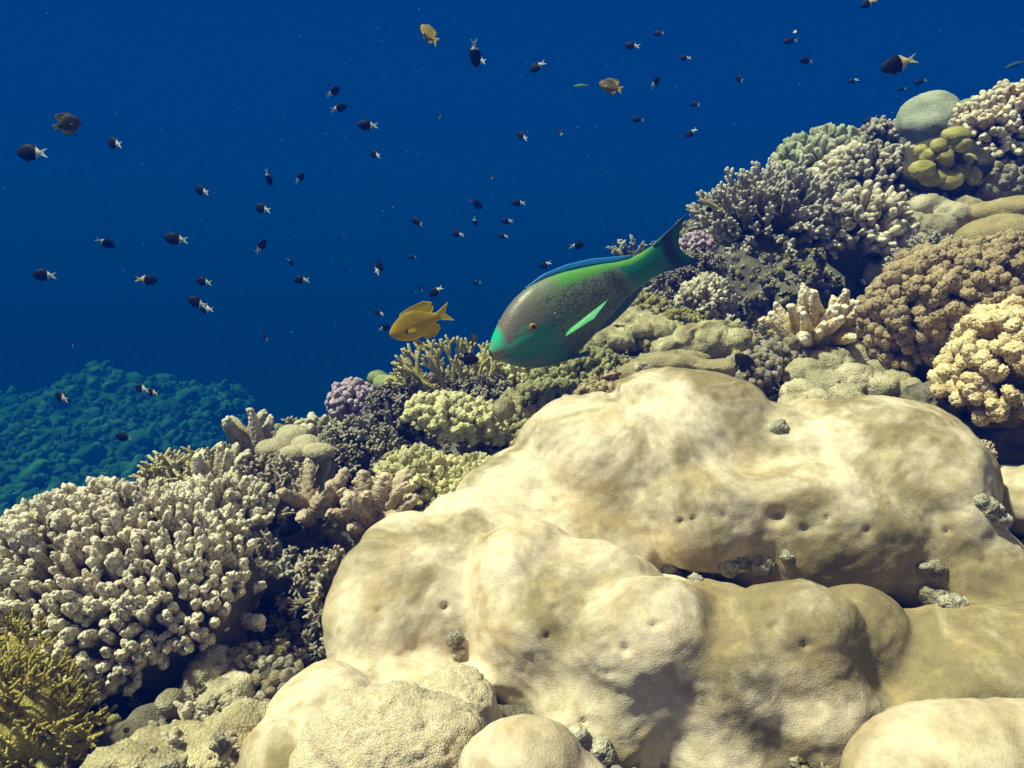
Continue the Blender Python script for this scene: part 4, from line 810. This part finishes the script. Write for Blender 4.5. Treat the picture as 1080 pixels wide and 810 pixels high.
def tail_col(V):
    x, z = V[:, 0] / q, V[:, 2] / q
    c = np.tile(np.array((0.006, 0.10, 0.075)), (len(V), 1)); rr = ray_col(V, 0, 0, 0.70, 0.0, 120)
    c = mixv(c, (0.01, 0.19, 0.12), rr * 0.6)
    ed = 13.5 + (x - 205) * 0.10
    c = mixv(c, (0.004, 0.030, 0.075), sstep(10, 3, np.abs(x - 221 - 0.012 * z * z)) )
    c = mixv(c, (0.005, 0.035, 0.10), sstep(ed + 1, ed + 5, np.abs(z)) * sstep(215, 225, x))
    return c
tail = fin([(205, 15), (209, 6), (210, 0), (209, -6), (205, -16)], [(258, 27), (247, 20), (239, 12), (234, 4), (233, -3), (236, -11), (242, -18), (252, -27)], nv=30, nu=60, th=0.010)
tailV, tailF = tail[0], tail[1]; 
tailV = tailV * np.array([1, 1, 1]); tailV[:, 0] *= q; tailV[:, 2] *= q
def finq(root, edge, **k):
    V, F = fin(root, edge, **k); V = V.copy(); V[:, 0] *= q; V[:, 2] *= q; return V, F
dors = finq([(62, 37), (85, 38), (110, 33), (135, 26), (160, 17), (178, 13)], [(60, 40), (85, 43.5), (112, 40.5), (138, 33.5), (164, 23), (184, 15)], nv=8, nu=40, th=0.008)
anal = finq([(112, -33), (130, -28), (150, -22), (172, -16.5)], [(110, -37), (128, -37), (152, -31), (180, -19)], nv=8, nu=24, th=0.008)
pelv = finq([(58, -42), (64, -43), (70, -43)], [(86, -50), (88, -48), (88, -45)], nv=8, nu=10, th=0.006, y=0.02, yedge=0.045)
pelv2 = finq([(58, -42), (64, -43), (70, -43)], [(86, -50), (88, -48), (88, -45)], nv=8, nu=10, th=0.006, y=-0.02, yedge=-0.045)
pieces = [(BV, BF, parrot_col), (tailV, tailF, tail_col),
  (*dors, lambda V: mixc((0.01, 0.09, 0.10), (0.03, 0.26, 0.72), sstep(0.35, 0.75, (V[:, 2] / q - np.interp(V[:, 0] / q, [62, 85, 110, 135, 160, 178], [37, 38, 33, 26, 17, 13])) / 6.5))),
  (*anal, lambda V: mixc((0.004, 0.03, 0.07), (0.01, 0.10, 0.22), ray_col(V, 0, 0, 0.5, 0.2, 90))),
  (*pelv, lambda V: mixc((0.02, 0.20, 0.16), (0.01, 0.12, 0.35), sstep(-44, -48, V[:, 2] / q))), (*pelv2, C_((0.01, 0.14, 0.25)))]
for sgn in (1, -1):
    pec = finq([(70, -19.5), (71, -18), (73, -16)], [(100, -12.5), (114, -6.5), (124, -2)], nv=12, nu=14, th=0.006, y=sgn * 0.070, yedge=sgn * 0.155)
    pieces.append((*pec, lambda V: mixc((0.03, 0.24, 0.13), (0.12, 0.58, 0.18), 0.25 + 0.2 * np.sin((V[:, 2] / q - (V[:, 0] / q) * 0.33) * 4) + 0.9 * sstep(2, 5, V[:, 2] / q - (-24 + (V[:, 0] / q - 66) * 0.33)))))
ex, ez = 46 * q, 5.5 * q
pieces.append((*eyeball(ex, ez, th_p(ex) * 0.93, 4.4 * q), lambda V: mixc((0.004, 0.004, 0.004), (0.40, 0.24, 0.03), (np.hypot(V[:, 0] - ex, V[:, 2] - ez) / (4.4 * q) - 0.45) * 10)))
M_parrot = mat_paint('parrotfish_skin', 0.42, scale_pat=80, spec=0.45)
pf = link('parrotfish', assemble('parrotfish', pieces, M_parrot, ptip))
tag(pf, 'large green and grey parrotfish with blue edged fins, swimming head down over the reef', 'fish')
pose(pf, 517, 372, 2.15, 260, 210, yaw=-12)

# --- yellow damselfish
dprof = [(0, 0.01, -0.02), (0.03, 0.06, -0.07), (0.10, 0.125, -0.135), (0.2, 0.185, -0.185), (0.32, 0.225, -0.215), (0.45, 0.225, -0.21), (0.57, 0.18, -0.17), (0.68, 0.11, -0.105), (0.76, 0.065, -0.065), (0.82, 0.06, -0.06)]
def damsel(name, body, back, fincol, spot=True, forked=True, deep=1.0, eye=(0.45, 0.30, 0.03), dark_rim=None):
    pr = [(a, b * deep, c * deep) for a, b, c in dprof]
    V, F = fish_body(pr, lambda x: 0.010 + 0.075 * math.sin(math.pi * min(1, x / 0.84) ** 0.7), 70, 36, 0.9)
    def bc(V):
        z = V[:, 2] / deep; c = mixc(body, back, sstep(0.0, 0.19, z) * 1.0 + 0.25 * sstep(0.1, -0.2, z))
        c = mixv(c, np.array(back) * 0.6, (0.5 + 0.5 * fbm(V, 9, 3, 5)) * 0.35)
        if spot: c = mixv(c, (0.02, 0.012, 0.005), sstep(0.03, 0.018, np.hypot((V[:, 0] - 0.265) * 0.8, V[:, 2] + 0.05)))
        return c
    fc = lambda V: mixc(fincol, dark_rim or back, sstep(0.19, 0.32, np.abs(V[:, 2]) / deep)) * (0.85 + 0.15 * np.sin(V[:, 0] * 160))[:, None]
    tl = fin([(0.80, 0.06), (0.81, 0), (0.80, -0.06)], [(1.02, 0.15), (0.95, 0.05), (0.92, 0.0), (0.95, -0.05), (1.01, -0.15)] if forked else [(0.98, 0.10), (0.99, 0), (0.98, -0.10)], nv=10, nu=24, th=0.012)
    ds = fin([(0.22, 0.17 * deep), (0.4, 0.21 * deep), (0.6, 0.15 * deep), (0.72, 0.08 * deep)], [(0.26, 0.24 * deep), (0.42, 0.28 * deep), (0.66, 0.30 * deep), (0.78, 0.24 * deep), (0.78, 0.16 * deep)], nv=8, nu=30, th=0.010)
    an = fin([(0.45, -0.19 * deep), (0.6, -0.14 * deep), (0.72, -0.08 * deep)], [(0.5, -0.27 * deep), (0.66, -0.28 * deep), (0.76, -0.2 * deep), (0.77, -0.13 * deep)], nv=8, nu=20, th=0.010)
    pv_ = fin([(0.28, -0.19 * deep), (0.36, -0.20 * deep)], [(0.36, -0.33 * deep), (0.44, -0.30 * deep)], nv=6, nu=6, th=0.010)
    P = [(V, F, bc), (*tl, lambda V: np.tile(np.array(fincol, float), (len(V), 1))), (*ds, fc), (*an, fc), (*pv_, fc)]
    for s in (1, -1): P.append((*fin([(0.27, -0.07), (0.28, -0.02)], [(0.40, -0.10), (0.42, -0.02)], nv=6, nu=8, th=0.006, y=s * 0.078, yedge=s * 0.12), lambda V: np.tile(np.array(fincol, float), (len(V), 1))))
    P.append((*eyeball(0.105, 0.025, 0.042, 0.026), lambda V: mixc((0.004, 0.004, 0.004), eye, (np.hypot(V[:, 0] - 0.105, V[:, 2] - 0.025) / 0.026 - 0.5) * 10)))
    return assemble(name, P, M_fish)
M_fish = mat_paint('fish_skin', 0.6, spec=0.15)
yd = link('damselfish', damsel('yellow_damselfish', (0.62, 0.40, 0.008), (0.26, 0.18, 0.010), (0.72, 0.50, 0.015)))
tag(yd, 'golden yellow damselfish with a forked tail, swimming just left of the parrotfish snout', 'fish'); pose(yd, 411, 353, 1.75, 68, 202, yaw=-8)
yme = damsel('yellow_green_damselfish', (0.50, 0.36, 0.03), (0.16, 0.14, 0.03), (0.45, 0.34, 0.03), spot=False, deep=0.8, dark_rim=(0.01, 0.04, 0.04))
o = link('damselfish', yme); tag(o, 'yellow damselfish diving head up near the top edge, left of centre', 'fish'); pose(o, 444, 27, 2.6, 31, 128, yaw=25, roll=0)
o = link('damselfish', damsel('olive_damselfish', (0.28, 0.22, 0.03), (0.03, 0.045, 0.03), (0.50, 0.34, 0.03), spot=False, dark_rim=(0.01, 0.05, 0.05))); tag(o, 'olive and yellow damselfish below the top edge, right of the centre', 'fish'); pose(o, 632, 87, 2.6, 26, 154, yaw=20)
o = link('butterflyfish', damsel('brown_butterflyfish', (0.09, 0.075, 0.015), (0.07, 0.065, 0.02), (0.46, 0.34, 0.04), spot=False, forked=False, deep=1.45, dark_rim=(0.01, 0.05, 0.04))); tag(o, 'dark brown disc shaped fish with yellow rear edge, upper left', 'fish'); pose(o, 85, 127, 2.2, 27, 22, yaw=15)

# --- slender fish
def slender(name, stripes, base, dark):
    pr = [(0, 0.005, -0.01), (0.06, 0.045, -0.05), (0.2, 0.085, -0.09), (0.4, 0.10, -0.10), (0.6, 0.08, -0.085), (0.8, 0.04, -0.045), (0.88, 0.035, -0.035)]
    V, F = fish_body(pr, lambda x: 0.006 + 0.05 * math.sin(math.pi * min(1, x / 0.9) ** 0.7), 50, 28, 0.9)
    bc = (lambda V: mixc(base, dark, sstep(0.4, 0.8, 0.5 + 0.5 * np.sin(V[:, 2] * 95 + 0.8)))) if stripes else (lambda V: mixc(base, dark, sstep(0.0, 0.06, V[:, 2])))
    tl = fin([(0.86, 0.035), (0.86, -0.035)], [(1.0, 0.075), (0.97, 0), (1.0, -0.075)], nv=6, nu=12, th=0.008)
    ds = fin([(0.2, 0.075), (0.5, 0.085), (0.78, 0.035)], [(0.24, 0.11), (0.5, 0.125), (0.82, 0.075)], nv=5, nu=16, th=0.006)
    an = fin([(0.48, -0.085), (0.78, -0.035)], [(0.52, -0.12), (0.82, -0.07)], nv=5, nu=12, th=0.006)
    P = [(V, F, bc), (*tl, C_(base)), (*ds, C_(base)), (*an, C_(base)), (*eyeball(0.10, 0.015, 0.028, 0.017), C_((0.01, 0.01, 0.01)))]
    return assemble(name, P, M_fish)
o = link('wrasse', slender('striped_wrasse', True, (0.62, 0.58, 0.20), (0.05, 0.06, 0.03))); tag(o, 'slender yellow and black striped fish at the left tip of the spiky table coral', 'fish'); pose(o, 737, 210, 2.40, 26, 155)
o = link('wrasse', slender('green_wrasse', False, (0.30, 0.42, 0.16), (0.10, 0.22, 0.12))); tag(o, 'tiny slim green fish left of the olive and yellow damselfish, near the top', 'fish'); pose(o, 605, 91, 3.2, 15, 185)
o = link('wrasse', slender('pale_wrasse', False, (0.12, 0.20, 0.16), (0.08, 0.12, 0.10))); tag(o, 'faint slim fish far off in the blue at the upper right edge', 'fish'); pose(o, 1060, 72, 5.5, 22, 200)

# --- dark damselfish close to the corals
bkm = damsel('black_damselfish', (0.010, 0.008, 0.006), (0.006, 0.005, 0.004), (0.010, 0.008, 0.008), spot=False, forked=False, deep=1.15, eye=(0.02, 0.02, 0.02))
for (px, py, l, a, dd, yw, lb) in [(505, 379, 21, -2, 2.35, 0, 'black oval fish hovering over the antler shaped fire coral'), (776, 373, 27, 128, 1.95, 15, 'black fish pointing up out of the rubble behind the boulder'),
        (345, 482, 38, 95, 1.66, 50, 'narrow black fish seen edge on between the beaded coral fingers'), (498, 352, 14, 100, 2.5, 40, 'tiny black fish upright among the white antler tips'), (744, 222, 9, 200, 2.42, 0, 'tiny dark fish under the striped yellow fish by the spiky coral')]:
    o = link('damselfish', bkm); tag(o, lb, 'fish', 'black damselfish close to the corals'); pose(o, px, py, dd, l, a, yaw=yw)

# --- half black half white chromis
def chromis(name, white=(0.72, 0.73, 0.66), black=(0.004, 0.005, 0.009), cut=0.60, yel=0.0):
    pr = [(a * 0.95, b * 1.0, c * 1.0) for a, b, c in dprof]
    V, F = fish_body(pr, lambda x: 0.010 + 0.07 * math.sin(math.pi * min(1, x / 0.80) ** 0.7), 48, 24, 0.9)
    wh = np.array(white) * (1 - yel) + np.array((0.75, 0.50, 0.10)) * yel
    cf = lambda V: mixc(black, wh, (V[:, 0] - cut - 0.03 * np.cos(V[:, 2] * 8)) * 60)
    tl = fin([(0.75, 0.055), (0.76, 0), (0.75, -0.055)], [(1.0, 0.13), (0.90, 0.05), (0.87, 0.0), (0.90, -0.05), (1.0, -0.13)], nv=8, nu=22, th=0.010)
    ds = fin([(0.22, 0.17), (0.4, 0.21), (0.56, 0.16), (0.68, 0.08)], [(0.22, 0.20), (0.42, 0.245), (0.57, 0.215), (0.67, 0.13), (0.72, 0.08)], nv=6, nu=24, th=0.010)
    an = fin([(0.40, -0.19), (0.56, -0.15), (0.68, -0.08)], [(0.42, -0.225), (0.57, -0.215), (0.67, -0.13), (0.71, -0.08)], nv=6, nu=18, th=0.010)
    pv_ = fin([(0.26, -0.18), (0.34, -0.19)], [(0.34, -0.26), (0.42, -0.23)], nv=5, nu=6, th=0.010)
    P = [(V, F, cf), (*tl, C_(wh)), (*ds, cf), (*an, cf), (*pv_, C_(black)), (*eyeball(0.10, 0.025, 0.038, 0.024), C_((0.02, 0.02, 0.03)))]
    return assemble(name, P, M_fish)
CH = [chromis('chromis'), chromis('chromis_b', cut=0.50), chromis('chromis_y', cut=0.54, yel=0.7), chromis('chromis_d', cut=0.72, white=(0.30, 0.34, 0.26))]
# px, py of the body centre, length, heading (degrees in the picture), yaw, distance, mesh, label
CHR = [
 (34,161,34,176,10,2.1,0,'largest black and white chromis at the left edge, level with the dark brown disc fish'),
 (121,151,21,160,30,2.7,0,'black and white chromis just right of the dark brown disc fish, upper left'),
 (213,201,18,158,25,3.0,0,'black and white chromis alone in open blue water, left of a pair of small ones'),
 (283,187,15,-80,30,3.3,0,'chromis head down with its white tail up, left of a tilted one'),
 (316,188,13,60,35,3.5,0,'tiny tilted chromis right of the head down one in the upper left blue'),
 (277,220,19,162,20,3.0,0,'black and white chromis below the head down one'),
 (186,252,25,172,5,2.5,0,'black and white chromis seen full side on, right of the one facing down'),
 (275,260,16,62,25,3.0,0,'chromis pointing up right, white tail low left, in the left middle blue'),
 (111,256,16,-25,30,2.9,0,'chromis facing down right with a white patch on its left, far left'),
 (351,97,16,45,25,3.0,0,'upper of two chromis stacked together left of the top centre'),
 (357,114,16,20,15,3.0,0,'lower of two chromis stacked together left of the top centre'),
 (306,276,8,-55,40,4.5,0,'very tiny chromis dot in the left middle blue, above a side on one'),
 (388,132,21,176,5,2.6,0,'crisp black and white chromis right of the stacked pair'),
 (396,163,13,150,40,3.5,0,'small chromis just below the crisp one right of the stacked pair'),
 (501,56,22,-85,35,2.7,0,'chromis diving with its white tail up, touching another near the top centre'),
 (505,63,17,150,30,2.8,0,'chromis under the diving one near the top centre'),
 (567,70,17,205,20,2.8,0,'chromis with its white tail raised, right of the touching pair at the top'),
 (667,48,15,165,20,3.2,0,'chromis at the top, above the olive and yellow damselfish'),
 (695,35,10,170,35,4.2,3,'small dull chromis highest right of the olive and yellow damselfish'),
 (691,87,15,50,25,3.2,0,'chromis with its tail low left, right of the olive and yellow damselfish'),
 (673,126,12,170,20,3.9,3,'dim chromis below the olive and yellow damselfish'),
 (591,140,11,110,55,4.2,3,'thin dark chromis below the tiny slim green fish'),
 (551,144,13,140,35,3.8,0,'small chromis heading up left, under the raised tail one'),
 (464,123,10,100,62,4.4,3,'thin upright chromis sliver, right of the crisp side on one'),
 (519,187,10,95,65,4.3,3,'thinnest upright chromis sliver in the centre of the blue'),
 (547,214,14,175,15,3.6,0,'chromis in the centre of the blue, right of a dull greenish fish'),
 (502,215,14,-30,30,4.6,3,'dull greenish half hidden chromis left of the centre one'),
 (440,234,14,150,30,3.6,3,'dark chromis with a dim tail, above and left of the parrotfish'),
 (483,247,13,170,20,3.7,0,'chromis left of the white topped one above the parrotfish'),
 (501,233,9,-85,35,4.5,1,'tiny chromis showing mostly white on top, above the parrotfish'),
 (535,233,12,178,15,3.9,0,'small chromis, upper of two right of the white topped one'),
 (531,249,10,172,25,4.4,0,'smallest chromis, lower of two right of the white topped one'),
 (608,259,15,8,10,3.2,0,'chromis facing right above the parrotfish back'),
 (723,61,11,172,20,4.0,0,'small chromis in the upper right blue, left of the thin dark one'),
 (834,43,13,176,20,3.7,3,'dim chromis high at right, under a speck of white'),
 (838,33,7,95,50,4.8,1,'speck like white chromis above the dim one, high at right'),
 (850,64,14,170,10,3.6,3,'dark chromis with a grey tail below and right of the dim high one'),
 (780,83,10,120,45,4.2,3,'little dark upright chromis between the upper right groups'),
 (900,85,9,185,30,4.8,0,'tiny chromis left of the yellow tailed one, upper right'),
 (948,67,35,196,8,2.0,2,'large chromis with a long yellowish white tail, upper right above the domes'),
 (971,86,11,190,25,4.2,3,'small dark chromis just below the yellow tailed one'),
 (951,94,8,180,30,5.8,3,'very faint tiny fish under the yellow tailed chromis'),
 (916,3,15,200,20,2.9,2,'chromis cut by the top edge at upper right'),
 (733,110,9,160,40,4.8,3,'faint dark chromis above the one with a white upper right corner'),
 (729,140,12,215,30,3.8,0,'chromis with a white upper right corner, above the spiky table coral'),
 (918,127,12,200,30,3.3,0,'chromis hovering against the skyline left of the grey green dome'),
 (47,290,25,176,5,2.5,0,'bold black and white chromis at the left edge, middle height'),
 (154,295,21,-4,8,2.7,2,'chromis facing right with a yellow tail, left middle blue'),
 (215,297,18,168,15,2.9,0,'chromis above an overlapping pair, left middle blue'),
 (318,295,17,176,10,3.0,0,'chromis alone to the right of the overlapping pair, left middle blue'),
 (208,319,23,158,10,2.6,0,'larger chromis of the overlapping pair'),
 (218,326,16,175,25,3.0,1,'smaller chromis tucked behind the larger of the overlapping pair'),
 (280,355,12,130,45,3.3,3,'nearly all black chromis below the overlapping pair'),
 (76,362,11,140,45,3.3,3,'small dark brown fish above the distant reef pinnacle'),
 (150,410,17,168,20,2.9,1,'left of two banded chromis over the distant reef'),
 (161,414,14,172,25,3.1,2,'right of two banded chromis over the distant reef, yellower tail'),
 (65,419,19,160,25,2.7,2,'chromis with a pinkish tail over the left part of the distant reef'),
 (131,461,19,175,15,2.7,3,'dark chromis lowest over the distant reef, just above the table coral'),
 (399,283,16,85,50,3.2,0,'slim upright chromis with its tail hanging, above the yellow damselfish'),
 (400,330,11,160,30,3.4,0,'upper of two small chromis left of the yellow damselfish snout'),
 (405,346,11,20,30,3.2,0,'lower of two small chromis left of the yellow damselfish snout'),
 (460,307,16,212,20,2.6,0,'chromis with raised white tail right behind the yellow damselfish back'),
 (444,304,9,120,50,3.5,3,'tiny olive fish above the yellow damselfish tail'),
 (435,271,9,180,30,6.0,3,'faint ghostly fish far off above the yellow damselfish'),
 (503,298,9,180,40,6.2,3,'faint smudge of a fish far off left of the parrotfish dorsal fin'),
 (575,279,13,200,20,2.9,0,'chromis just above the parrotfish dorsal fin'),
 (527,338,5,90,40,2.3,1,'white speck of a fish at the parrotfish forehead'),
]
for (px, py, l, a, yw, dd, mi, lb) in CHR:
    o = link('chromis', CH[mi]); tag(o, lb, 'fish', 'small black and white chromis over the reef')
    pose(o, px, py, dd, l * 1.08, a, yaw=yw, anchor=0.5, mirror=(math.cos(math.radians(a)) > 0))

# --- drifting specks in the water
rg = np.random.default_rng(900); n = 620; Vs, Fs = [], []; V0, F0, _ = ellip(7, 5, 1, 1, 1, 0.49, 0)
for i in range(n):
    dd = rg.uniform(0.6, 3.5); p = at(rg.uniform(-100, 1180), rg.uniform(-60, 360), dd); s = rg.lognormal(-1.25, 0.45) * dd / FPX
    Vs.append(V0 * s * rg.uniform(0.6, 1.3, 3) + p); Fs.append(F0 + i * len(V0))
tag(link('plankton', mesh_from('plankton', np.concatenate(Vs), np.concatenate(Fs), tip=np.zeros(n * len(V0)), mats=[MC('speck', (0.25, 0.32, 0.36), (0.3, 0.35, 0.4))])), 'fine pale specks drifting in the blue water', None, kind='stuff')
